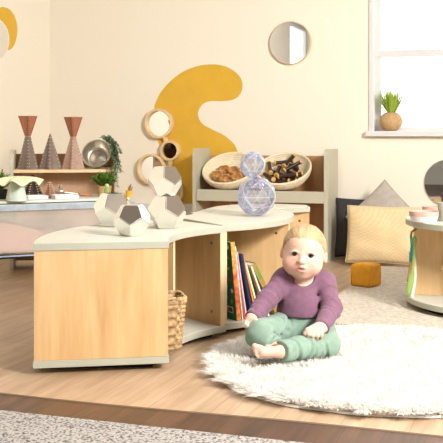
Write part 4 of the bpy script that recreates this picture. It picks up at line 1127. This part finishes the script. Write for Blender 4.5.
# ------------------------------------------------------------------ the baby
exec_baby = True
def sdf_capsule(X, a, b, ra, rb):
    a = np.array(a, dtype=np.float32); b = np.array(b, dtype=np.float32); d = b - a; L2_ = float(d @ d) + 1e-12
    t = np.clip(((X[0] - a[0]) * d[0] + (X[1] - a[1]) * d[1] + (X[2] - a[2]) * d[2]) / L2_, 0, 1)
    return np.sqrt((X[0] - a[0] - t * d[0]) ** 2 + (X[1] - a[1] - t * d[1]) ** 2 + (X[2] - a[2] - t * d[2]) ** 2) - (ra + (rb - ra) * t)
def sdf_ell(X, c, r, Rm=None):
    p = [X[i] - c[i] for i in range(3)]
    if Rm is not None: p = [p[0] * Rm[k][0] + p[1] * Rm[k][1] + p[2] * Rm[k][2] for k in range(3)]
    k0 = np.sqrt(sum((p[i] / r[i]) ** 2 for i in range(3))); k1 = np.sqrt(sum((p[i] / r[i] ** 2) ** 2 for i in range(3))) + 1e-9
    return k0 * (k0 - 1) / k1
def smin(a, b, k):
    h = np.maximum(k - np.abs(a - b), 0) / k; return np.minimum(a, b) - h * h * k * .25
def smax(a, b, k): return -smin(-a, -b, k)

class Field:
    def __init__(s, lo, hi, h):
        s.lo = np.array(lo, dtype=np.float32); s.h = h
        s.n = [int(math.ceil((hi[i] - lo[i]) / h)) + 1 for i in range(3)]
        s.D = np.full(s.n, .05, dtype=np.float32)
        s.ax = [s.lo[i] + h * np.arange(s.n[i], dtype=np.float32) for i in range(3)]
    def window(s, pts, rad):
        sl = []
        for i in range(3):
            lo = min(p[i] for p in pts) - rad; hi = max(p[i] for p in pts) + rad
            a = max(0, int((lo - s.lo[i]) / s.h)); b = min(s.n[i], int((hi - s.lo[i]) / s.h) + 2); sl.append(slice(a, max(a + 1, b)))
        X = np.meshgrid(*[s.ax[i][sl[i]] for i in range(3)], indexing='ij', sparse=True)
        return tuple(sl), X
    def cap(s, a, b, ra, rb, k=.01):
        w, X = s.window([a, b], max(ra, rb) + .05); s.D[w] = smin(s.D[w], sdf_capsule(X, a, b, ra, rb), k)
    def ell(s, c, r, k=.01, Rm=None):
        w, X = s.window([c], max(r) + .05); s.D[w] = smin(s.D[w], sdf_ell(X, c, r, Rm), k)
    def sub(s, c, r, k=.004, Rm=None):
        w, X = s.window([c], max(r) + .03); s.D[w] = smax(s.D[w], -sdf_ell(X, c, r, Rm), k)
    def subcap(s, a, b, ra, rb, k=.004):
        w, X = s.window([a, b], max(ra, rb) + .03); s.D[w] = smax(s.D[w], -sdf_capsule(X, a, b, ra, rb), k)
    def full(s): return np.meshgrid(*s.ax, indexing='ij', sparse=True)

def surface_nets(F):
    D = F.D; inside = D < 0; n = D.shape
    c = np.zeros((n[0] - 1, n[1] - 1, n[2] - 1), dtype=np.int8)
    for i in (0, 1):
        for j in (0, 1):
            for k in (0, 1): c += inside[i:n[0] - 1 + i, j:n[1] - 1 + j, k:n[2] - 1 + k]
    act = (c > 0) & (c < 8); idx = np.full(act.shape, -1, dtype=np.int64); cells = np.argwhere(act); idx[act] = np.arange(len(cells))
    acc = np.zeros((len(cells), 3)); cnt = np.zeros(len(cells))
    corners = [(i, j, k) for i in (0, 1) for j in (0, 1) for k in (0, 1)]
    for a in corners:
        for ax_ in range(3):
            if a[ax_] == 0:
                b = list(a); b[ax_] = 1
                da = D[cells[:, 0] + a[0], cells[:, 1] + a[1], cells[:, 2] + a[2]]; db = D[cells[:, 0] + b[0], cells[:, 1] + b[1], cells[:, 2] + b[2]]
                m = (da < 0) != (db < 0); t = np.where(m, da / np.where(m, da - db, 1), 0)
                p = np.array(a, dtype=float)[None, :] + np.zeros((len(cells), 3)); p[:, ax_] += t
                acc += p * m[:, None]; cnt += m
    V = (cells + acc / np.maximum(cnt, 1)[:, None]) * F.h + F.lo
    quads = []
    for ax_ in range(3):
        o1, o2 = (ax_ + 1) % 3, (ax_ + 2) % 3
        s0 = [slice(1, n[i] - 1) for i in range(3)]; s1 = list(s0); s0[ax_] = slice(0, n[ax_] - 1); s1[ax_] = slice(1, n[ax_])
        A, B = inside[tuple(s0)], inside[tuple(s1)]
        for flip, mm in ((False, A & ~B), (True, ~A & B)):
            e = np.argwhere(mm)
            if not len(e): continue
            for i in range(3):
                if i != ax_: e[:, i] += 1
            def cell(d1, d2):
                q = e.copy(); q[:, o1] -= d1; q[:, o2] -= d2; return idx[q[:, 0], q[:, 1], q[:, 2]]
            q = np.stack([cell(1, 1), cell(0, 1), cell(0, 0), cell(1, 0)], 1)
            quads.append(q[:, ::-1] if flip else q)
    return V, np.concatenate(quads, 0)

def field_mesh(name, F, m, parent, colour=None, iters=1):
    V, Q = surface_nets(F)
    # light smoothing
    for _ in range(iters):
        s_ = np.zeros_like(V); c_ = np.zeros(len(V))
        for a in range(4):
            i0, i1 = Q[:, a], Q[:, (a + 1) % 4]
            np.add.at(s_, i0, V[i1]); np.add.at(c_, i0, 1); np.add.at(s_, i1, V[i0]); np.add.at(c_, i1, 1)
        V = V * .5 + .5 * s_ / np.maximum(c_, 1)[:, None]
    me = bpy.data.meshes.new(name); off = np.array(wloc(parent))
    me.from_pydata((V - off).tolist(), [], Q.tolist()); me.materials.append(m)
    me.polygons.foreach_set('use_smooth', [True] * len(me.polygons))
    if colour is not None:
        ca = me.color_attributes.new('tint', 'FLOAT_COLOR', 'POINT'); ca.data.foreach_set('color', np.concatenate([colour(V), np.ones((len(V), 1))], 1).astype(np.float32).reshape(-1))
    me.update(); o = bpy.data.objects.new(name, me); COL.objects.link(o); o.parent = parent
    return o

def skin_mat():
    m = mat('skin', (.80, .55, .44, 1), .5, sss=.25, bump=.03, bscale=220)
    nt = m.node_tree; b = nt.nodes['Principled BSDF']; at = nt.nodes.new('ShaderNodeVertexColor'); at.layer_name = 'tint'
    nt.links.new(at.outputs['Color'], b.inputs['Base Color']); return m
M['skin'] = skin_mat()
M['plum_cotton'] = mat('mauve_ribbed_cotton', (.205, .100, .155, 1), .95, var=.12, scale=60, bump=.25, bscale=220, sheen=.15)
M['sage_cotton'] = mat('sage_green_cotton', (.235, .345, .275, 1), .95, var=.10, scale=60, bump=.25, bscale=220, sheen=.15)
def hair_material():
    m = mat('blond_hair', (.54, .375, .205, 1), .5, var=.3, scale=14, bump=.3, bscale=60, stretch=(4, 1, 1), col2=(.38, .24, .12, 1)); return m
M['hair'] = hair_material()

baby = thing('person', 'seated baby in a mauve long sleeved top and sage green trousers on the white rug', 'person', (.30, 3.50, .03))
lo, hi = (.03, 3.17, .02), (.50, 3.72, .52)
# joints
pel, belly, chest = P(303, 325, 3.58), P(300.5, 305, 3.545), P(302, 288, 3.565)
neck, hc = P(303.5, 279, 3.56), P(303.8, 252.8, 3.535)
shL, elL, wrL = P(285, 279.5, 3.56), P(266, 301, 3.485), P(253.5, 317, 3.41)
shR, elR, wrR = P(323.5, 283, 3.56), P(331.5, 308, 3.50), P(322, 326.5, 3.395)
hpL, knL, anL = P(288, 328, 3.55), P(260.5, 334, 3.385), P(274, 347.5, 3.33)
hpR, knR, anR = P(318, 330, 3.55), P(325, 344, 3.425), P(285, 350.5, 3.285)
roll, yaw_ = math.radians(6), math.radians(-8)
hR = Vector((math.cos(roll), 0, -math.sin(roll))); hU = Vector((math.sin(roll), 0, math.cos(roll))); hF = Vector((0, -1, 0))
ry = Matrix.Rotation(yaw_, 3, hU); hR = ry @ hR; hF = ry @ hF
pitch_ = Matrix.Rotation(math.radians(2), 3, hR); hF = pitch_ @ hF; hU = pitch_ @ hU
HM = [tuple(hR), tuple(hU), tuple(hF)]
def Hd(r, u, f): return hc + hR * r + hU * u + hF * f

def torso(F, e=0, k=.03):
    F.ell(pel, (.088 + e, .078 + e, .072 + e), k); F.ell(belly, (.078 + e, .074 + e, .066 + e), k); F.ell(chest, (.072 + e, .056 + e, .060 + e), k)
def arms(F, e=0, k=.018, cut=1.0):
    for s, e_, w in ((shL, elL, wrL), (shR, elR, wrR)):
        F.cap(chest.lerp(s, .6), s, .034 + e, .034 + e, .03); F.cap(s, e_, .035 + e, .031 + e, k); F.cap(e_, e_.lerp(w, cut), .031 + e, .0225 + e, k)
def legs(F, e=0, k=.025):
    for h, kn, an in ((hpL, knL, anL), (hpR, knR, anR)):
        F.cap(h, kn, .055 + e, .046 + e, k); F.cap(kn, an, .044 + e, .027 + e, k)

F = Field(lo, hi, .0021)
torso(F, -.007); arms(F, -.0075); legs(F, -.015)
for e_, w in ((elL, wrL), (elR, wrR)): F.cap(e_.lerp(w, .75), w, .0225, .0225, .006)
for kn, an in ((knL, anL), (knR, anR)): F.cap(kn.lerp(an, .85), an, .026, .026, .006)
F.cap(chest, neck, .036, .033, .02)
for a_, b_ in ((P(292, 277, 3.575), shL), (P(315, 279, 3.575), shR)): F.cap(a_, b_, .022, .022, .015); F.cap(neck, hc - hF * .01, .034, .04, .012)
# head
F.ell(Hd(0, .020, -.012), (.077, .082, .090), .012, HM); F.ell(Hd(0, -.027, .018), (.067, .056, .066), .025, HM)
for s in (-1, 1):
    F.ell(Hd(s * .037, -.036, .041), (.032, .029, .032), .022, HM)          # cheeks
    F.ell(Hd(s * .078, -.010, -.010), (.009, .021, .014), .006, HM)         # ears
    F.sub(Hd(s * .084, -.009, -.004), (.006, .012, .007), .004, HM)
    F.sub(Hd(s * .0285, .0055, .0885), (.0160, .0105, .0135), .010, HM)
for s in (-1, 1):
    ex = s * .0285
    for q in range(6):                                                       # lids around each eye
        a0_, a1_ = PI * q / 6, PI * (q + 1) / 6
        F.cap(Hd(ex + .0140 * math.cos(a0_), .0050 + .0092 * math.sin(a0_), .0750 + .0030 * math.sin(a0_)), Hd(ex + .0140 * math.cos(a1_), .0050 + .0092 * math.sin(a1_), .0750 + .0030 * math.sin(a1_)), .0026, .0026, .005)
F.ell(Hd(0, -.055, .018), (.056, .030, .050), .018, HM); F.ell(Hd(0, -.070, .046), (.024, .015, .022), .018, HM)                      # chin
F.ell(Hd(0, -.044, .070), (.024, .018, .016), .014, HM)
MO, NO = .0080, .0060      # lift of the mouth and nose
F.cap(Hd(0, .002, .0755), Hd(0, -.0155, .0870), .0060, .0085, .010)
F.ell(Hd(0, -.0255 + NO, .0915), (.0110, .0082, .0085), .006, HM)
for s in (-1, 1):
    F.ell(Hd(s * .0098, -.0275 + NO, .084), (.0068, .006, .008), .005, HM)
    F.sub(Hd(s * .0055, -.0335 + NO, .0930), (.0026, .0022, .004), .002, HM)
F.cap(Hd(-.0135, -.0495 + MO, .0815), Hd(0, -.0465 + MO, .0855), .0042, .0050, .005); F.cap(Hd(.0135, -.0495 + MO, .0815), Hd(0, -.0465 + MO, .0855), .0042, .0050, .005)
F.ell(Hd(0, -.0470 + MO, .0865), (.010, .0045, .005), .004, HM)
F.ell(Hd(0, -.0605 + MO, .0835), (.0125, .0050, .0060), .005, HM)
F.sub(Hd(0, -.0534 + MO, .0935), (.0135, .0034, .0100), .002, HM)
# hands
def fingers(root, tips, r=.0070):
    for (a, m_, b) in tips:
        F.cap(a, m_, r, r * .98, .004); F.cap(m_, b, r * .98, r * .86, .004)
# right hand of the picture: back of the hand up, fingers drooping over the knee
pR = P(317, 329.5, 3.372)
F.cap(wrR, pR, .021, .021, .012); F.ell(pR, (.025, .018, .018), .01)
for i, (x0, y0, x1, y1, x2, y2) in enumerate(((311.0, 330.3, 308.6, 334.2, 308.0, 337.2), (314.6, 331.6, 312.8, 335.6, 312.4, 338.6), (318.4, 332.2, 317.4, 335.9, 317.2, 338.7), (321.8, 331.8, 321.5, 335.2, 321.6, 337.6))):
    a, m_, b = P(x0, y0, 3.355), P(x1, y1, 3.343), P(x2, y2, 3.352)
    r = (.0070, .0074, .0070, .0062)[i]; F.cap(a, m_, r, r, .004); F.cap(m_, b, r * .98, r * .85, .003)
F.cap(P(312.5, 327.5, 3.36), P(307.3, 329.8, 3.345), .0085, .0075, .008); F.cap(P(307.3, 329.8, 3.345), P(304.6, 333.4, 3.345), .0074, .0062, .003)
# left hand of the picture: loosely curled beside the thigh
pL = P(250.8, 319.5, 3.395)
F.cap(wrL, pL, .020, .018, .012); F.ell(pL, (.017, .020, .018), .01)
for i, (x0, y0, x1, y1, x2, y2) in enumerate(((254.2, 321.0, 254.3, 325.0, 253.0, 327.8), (251.6, 322.4, 251.2, 326.8, 250.2, 329.6), (248.9, 322.0, 247.9, 326.2, 247.4, 329.0), (246.6, 320.6, 245.3, 324.0, 245.2, 326.6))):
    a, m_, b = P(x0, y0, 3.382), P(x1, y1, 3.372), P(x2, y2, 3.382)
    r = (.0066, .0068, .0066, .0058)[i]; F.cap(a, m_, r, r, .004); F.cap(m_, b, r * .97, r * .85, .003)
F.cap(P(253.0, 317.5, 3.385), P(256.2, 321.0, 3.372), .008, .007, .008); F.cap(P(256.2, 321.0, 3.372), P(256.2, 324.6, 3.37), .0070, .006, .003)
# feet: the far leg's foot lies in front, toes to the left
ft0, ft1 = P(279, 351.8, 3.272), P(262, 352.0, 3.262)
F.cap(anR, ft0, .023, .0185, .012); F.cap(ft0, ft1, .0185, .0180, .01)
F.ell(P(283, 353.5, 3.28), (.0175, .0175, .0175), .01)
for i, (x0, y0, x1, y1) in enumerate(((261, 347.6, 254.6, 346.2), (260.5, 350.0, 254.8, 349.4), (260.5, 352.0, 255.4, 352.0), (261, 354.0, 256.4, 354.4), (262, 355.6, 258.0, 356.4))):
    r = (.0092, .0066, .0062, .0058, .0054)[i]; F.cap(P(x0, y0, 3.262), P(x1, y1, 3.255), r, r * .98, .004); F.ell(P(x1, y1, 3.254), (r * 1.05, r * 1.05, r * 1.05), .002)
fL0, fL1 = P(276, 352.0, 3.34), P(268, 348.0, 3.315)
F.cap(anL, fL0, .024, .020, .012); F.cap(fL0, fL1, .020, .015, .01)

def tint(V):
    c = np.tile(np.array([[.76, .50, .385]]), (len(V), 1)); rel = V - np.array(hc)
    r = rel @ np.array(hR); u = rel @ np.array(hU); f = rel @ np.array(hF)
    def mixin(w, col):
        nonlocal c; w = w[:, None]; c = c * (1 - w) + np.array([col]) * w
    for s in (-1, 1):
        mixin(.42 * np.exp(-(((r - s * .040) / .020) ** 2 + ((u + .034) / .017) ** 2)) * (f > .02), (.80, .36, .29))
        mixin(.35 * np.exp(-(((r - s * .078) / .012) ** 2 + ((u + .01) / .02) ** 2)), (.80, .36, .28))
        mixin(.30 * np.exp(-(((r - s * .031) / .015) ** 4 + ((u - .0290 + ((r - s * .033) ** 2) * 9) / .0035) ** 2)) * (f > .04), (.55, .34, .21))
        mixin(.6 * np.exp(-(((r - s * .0285) / .0135) ** 4 + ((u - .0130 + ((r - s * .0285) ** 2) * 28) / .0024) ** 2)) * (f > .05), (.26, .13, .09))
    lip = np.exp(-((r / .0160) ** 4 + ((u + .0535 - .008) / .0090) ** 4)) * (f > .07); mixin(.75 * lip, (.66, .20, .18))
    inner = np.exp(-((r / .0125) ** 4 + ((u + .0534 - .008) / .0034) ** 4)) * (f > .06) * (f < .0885); mixin(.85 * inner, (.16, .03, .03))
    mixin(.25 * np.exp(-((r / .010) ** 2 + ((u + .020) / .010) ** 2)) * (f > .07), (.82, .40, .32))
    hand = np.exp(-(((V - np.array(P(308, 337, 3.35))) / .03) ** 2).sum(1)); mixin(.3 * hand, (.80, .38, .30))
    toes = np.exp(-(((V - np.array(P(255, 351, 3.255))) / .022) ** 2).sum(1)); mixin(.55 * toes, (.80, .34, .28))
    return c
body = field_mesh('body', F, M['skin'], baby, tint, 1)

# eyes
def eye_mat():
    m = bpy.data.materials.new('baby_eye'); m.use_nodes = True; nt = m.node_tree; b = nt.nodes['Principled BSDF']; b.inputs['Roughness'].default_value = .08
    tc = nt.nodes.new('ShaderNodeTexCoord'); sp = nt.nodes.new('ShaderNodeVectorMath'); sp.operation = 'DOT_PRODUCT'; gd = (hF * .99 + Vector((.02, 0, .04))).normalized(); sp.inputs[1].default_value = gd
    nm = nt.nodes.new('ShaderNodeVectorMath'); nm.operation = 'NORMALIZE'; nt.links.new(tc.outputs['Object'], nm.inputs[0]); nt.links.new(nm.outputs[0], sp.inputs[0])
    r = nt.nodes.new('ShaderNodeValToRGB'); r.color_ramp.interpolation = 'LINEAR'
    el = r.color_ramp.elements; el[0].position = .0; el[0].color = (.72, .68, .66, 1); el[1].position = 1; el[1].color = (.004, .004, .006, 1)
    for p_, c_ in ((.68, (.62, .58, .56, 1)), (.72, (.02, .028, .04, 1)), (.86, (.055, .07, .095, 1)), (.89, (.004, .004, .006, 1))): e = el.new(p_); e.color = c_
    nt.links.new(sp.outputs['Value'], r.inputs['Fac']); nt.links.new(r.outputs['Color'], b.inputs['Base Color']); return m
em = eye_mat()
for s in (-1, 1):
    c = Hd(s * .0285, .0050, .0664); bm = NB(); ball(bm, c, .0133, 28, 18); me_o = obj('eye', bm, em, baby, smooth=True)
    me_o.data.transform(Matrix.Translation(-(c - wloc(baby)))); me_o.location = c - wloc(baby)

# hair: a thin cap over the cranium, ending at the hairline
Fh = Field((hc.x - .11, hc.y - .13, hc.z - .10), (hc.x + .11, hc.y + .13, hc.z + .125), .0022)
X = Fh.full()
rr = [(X[0] - hc.x), (X[1] - hc.y), (X[2] - hc.z)]
r_ = rr[0] * hR[0] + rr[1] * hR[1] + rr[2] * hR[2]; u_ = rr[0] * hU[0] + rr[1] * hU[1] + rr[2] * hU[2]; f_ = rr[0] * hF[0] + rr[1] * hF[1] + rr[2] * hF[2]
cap_ = sdf_ell((r_, u_, f_), (0, .020, -.012), (.0800, .0855, .0915))
ang = np.arctan2(r_, u_ - .01)
cap_ = sdf_ell((r_, u_, f_), (0, .020, -.012), (.077, .082, .090))
hl = .049 - 1.15 * np.clip(.052 - f_, 0, 1) + .0012 * np.sin(r_ * 120 + .3) - .16 * np.abs(r_) * (f_ > 0)
hl = np.maximum(hl, -.058)
q_ = np.clip((u_ - hl) / .030, 0, 1); q_ = q_ * q_ * (3 - 2 * q_)
strand = .0005 * np.sin(ang * 38 + 3 * np.sin(f_ * 45)) + .0005 * np.sin(ang * 17 + f_ * 70)
outer_ = cap_ - (-.0024 + .0052 * q_) + strand * q_
inner = sdf_ell((r_, u_, f_), (0, .020, -.012), (.0715, .0765, .0845))
Fh.D = smax(smax(outer_, (hl - u_ - .002) * .6, .004), -inner, .002).astype(np.float32)
field_mesh('hair', Fh, M['hair'], baby, None, 1)

# mauve top
Fs = Field((lo[0], lo[1], .10), (hi[0], hi[1], .36), .0028)
Fs.ell(belly, (.0835, .080, .072), .03); Fs.ell(chest, (.078, .062, .066), .03)
Fs.ell(belly - Vector((0, 0, .03)), (.0855, .083, .05), .02)
for a_, b_ in ((P(291.5, 276, 3.575), shL), (P(315.5, 278, 3.575), shR)): Fs.cap(a_, b_, .030, .032, .02)
arms(Fs, .0065, .016, .93)
X = Fs.full()
# soft folds along sleeves and over the belly
fold = .0010 * np.sin(X[2] * 150 + X[0] * 60 + 1.5 * np.sin(X[0] * 45)) + .0008 * np.sin(X[2] * 80 - X[0] * 110 + X[1] * 60)
armw = np.clip((np.abs(X[0] - float(chest.x)) - .055) / .03, .25, 1)
Fs.D = (Fs.D + fold * armw).astype(np.float32)
# sleeve creases
for s, e_, w, fr in ((shL, elL, wrL, (.6, .85)), (elL, wrL, wrL, (.2, .45, .7)), (shR, elR, wrR, (.55, .78)), (elR, wrR, wrR, (.05, .3, .55))):
    tgt = e_ if s in (shL, shR) else w
    for q in fr:
        c_ = s.lerp(tgt, q); dv = (tgt - s).normalized(); x_, y_, z_ = frame_from(dv)
        n_pts = [c_ + (x_ * math.cos(a) + y_ * math.sin(a)) * .0410 + dv * (.012 * math.sin(a + q * 5)) for a in [2 * PI * i / 14 for i in range(15)]]
        for p_, q_ in zip(n_pts[:-1], n_pts[1:]): Fs.subcap(p_, q_, .0078, .0078, .006)
# neck opening (envelope neckline) and hem
w_, Xw = Fs.window([neck], .10)
Fs.D[w_] = smax(Fs.D[w_], -sdf_ell(Xw, P(303.3, 275.0, 3.52), (.044, .078, .040)), .004)
X = Fs.full()
hem = float(P(300, 316.5, 3.50).z)
bodyonly = np.sqrt(((X[0] - belly.x) / .105) ** 2 + ((X[1] - belly.y) / .11) ** 2) < 1
cutp = (hem + .05 * (X[0] - belly.x) * -1.0 - X[2])
low = np.where(bodyonly & (X[1] > belly.y - .12), cutp, -1)
# only the trunk is cut at the hem; sleeves stay whole
armf = Field((lo[0], lo[1], .10), (hi[0], hi[1], .36), .0028); armf.D[:] = .05; arms(armf, .0065, .016, .93)
Fs.D = np.minimum(smax(Fs.D, low.astype(np.float32), .004), np.where(armf.D < -.002, armf.D, 1)).astype(np.float32)
top = field_mesh('top', Fs, M['plum_cotton'], baby, None, 1)
bm = NB(); nb = []
for k in range(41):
    a = 2 * PI * k / 40; dx_, dy_ = math.cos(a), math.sin(a); nb.append((dx_, dy_))
# sleeve cuffs
for e_, w in ((elL, wrL), (elR, wrR)):
    d = (w - e_).normalized(); c_ = e_.lerp(w, .99); bm = NB(); lathe(bm, [(.0265, -.012), (.0290, -.010), (.0292, .008), (.0265, .011), (.022, .010), (.022, -.012)], c_, d, 28, closed=True); obj('cuff', bm, M['plum_cotton'], top, smooth=True)

# sage trousers
Ft = Field((lo[0], lo[1], .025), (hi[0] + .02, hi[1], .22), .0028)
Ft.ell(pel, (.094, .086, .074), .03); Ft.ell(pel + Vector((0, -.04, -.012)), (.085, .08, .055), .03)
Ft.ell(belly - Vector((.0, -.004, .035)), (.081, .077, .05), .02)
for h, kn, an, q in ((hpL, knL, anL, 1.05), (hpR, knR, anR, 1.12)):
    Ft.cap(h, kn, .062, .051, .03); Ft.cap(kn, kn.lerp(an, q), .049, .036, .02)
X = Ft.full()
fold = .0012 * np.sin(X[0] * 70 - X[2] * 110 + 2 * np.sin(X[1] * 30)) + .001 * np.sin(X[2] * 60 + X[0] * 75 + X[1] * 80)
Ft.D = (Ft.D + fold).astype(np.float32)
# creases running from the knees to the waist
for a_, b_ in ((P(272, 326, 3.42), P(290, 331, 3.44)), (P(270, 331, 3.40), P(286, 338, 3.40)), (P(305, 341, 3.36), P(316, 337, 3.40)), (P(296, 345, 3.30), P(302, 354, 3.32)), (P(266, 343, 3.335), P(274, 338, 3.34)), (P(263, 338, 3.34), P(272, 333, 3.36))):
    Ft.subcap(a_, b_, .0055, .0055, .010)
for s_a, s_b, r0_, r1_, fr in ((hpL, knL, .062, .051, (.3, .58)), (knL, anL, .049, .036, (.72,)), (hpR, knR, .062, .051, (.4, .7)), (knR, anR, .049, .036, (.15, .4, .62, .85))):
    for q in fr:
        c_ = s_a.lerp(s_b, q); dv = (s_b - s_a).normalized(); x_, y_, z_ = frame_from(dv); rr_ = r0_ + (r1_ - r0_) * q + .0015
        n_pts = [c_ + (x_ * math.cos(a) + y_ * math.sin(a)) * rr_ + dv * (.016 * math.sin(a + q * 7) + .006 * math.sin(2 * a + q * 3)) for a in [2 * PI * i / 18 for i in range(19)]]
        for p_, q_ in zip(n_pts[:-1], n_pts[1:]): Ft.subcap(p_, q_, .0050, .0050, .008)
# lower-waist cut and cuff cuts
Ft.D = smax(Ft.D, (X[2] - float(P(300, 311.5, 3.50).z)) + 0 * X[0] + 0 * X[1], .004).astype(np.float32)
for kn, an in ((knL, anL), (knR, anR)):
    d = (an - kn).normalized(); e_ = kn.lerp(an, 1.03 if kn is knL else 1.10)
    w_, Xw = Ft.window([e_], .055)
    pl = (Xw[0] - e_.x) * d.x + (Xw[1] - e_.y) * d.y + (Xw[2] - e_.z) * d.z
    near = np.sqrt((Xw[0] - e_.x - d.x * .02) ** 2 + (Xw[1] - e_.y - d.y * .02) ** 2 + (Xw[2] - e_.z - d.z * .02) ** 2) - .042
    Ft.D[w_] = smax(Ft.D[w_], -smax(-pl, near, .004), .004)
Ft.D[:, :, 0] = .02
trs = field_mesh('trousers', Ft, M['sage_cotton'], baby, None, 1)

# ------------------------------------------------------------------ light, world, camera
def area(name, loc, target, size, power, col=(1, 1, 1), sy=None):
    l = bpy.data.lights.new(name, 'AREA'); l.shape = 'RECTANGLE'; l.size = size; l.size_y = sy or size; l.energy = power; l.color = col
    o = bpy.data.objects.new(name, l); COL.objects.link(o); o.location = loc
    o.rotation_euler = (Vector(target) - Vector(loc)).to_track_quat('-Z', 'Y').to_euler(); return o
area('softbox_lamp', (2.35, 1.25, 2.2), (.1, 4.3, .4), .9, 330, (1, .975, .94))
area('fill_lamp', (-1.2, -.2, 2.1), (0, 4.3, .4), 1.3, 6, (1, .98, .95))
area('added_overhead_fill', R(2.6, 2.6, 2.62), R(2.6, 2.6, 0), 2.2, 34, (1, .98, .95), 1.2)  # added overhead fill light, not a fixture of the room

w = bpy.data.worlds.new('world'); S.world = w; w.use_nodes = True
nt = w.node_tree; bg = nt.nodes['Background']; bg.inputs['Strength'].default_value = 2.4; bg.inputs['Color'].default_value = (1, .995, .96, 1)

cam = bpy.data.cameras.new('camera'); co = bpy.data.objects.new('camera', cam); COL.objects.link(co)
cam.sensor_width = 36; cam.lens = 36 * FP / 443; cam.shift_y = -(221.5 - HY) / 443; cam.clip_start = .05
co.location = (0, 0, H); co.rotation_euler = (PI / 2, 0, 0); S.camera = co
S.view_settings.view_transform = 'Standard'; S.view_settings.look = 'None'; S.view_settings.gamma = 1; S.view_settings.use_curve_mapping = False
S.view_settings.exposure = .10
S.cycles.use_denoising = True
S.cycles.max_bounces = 10; S.cycles.transparent_max_bounces = 16
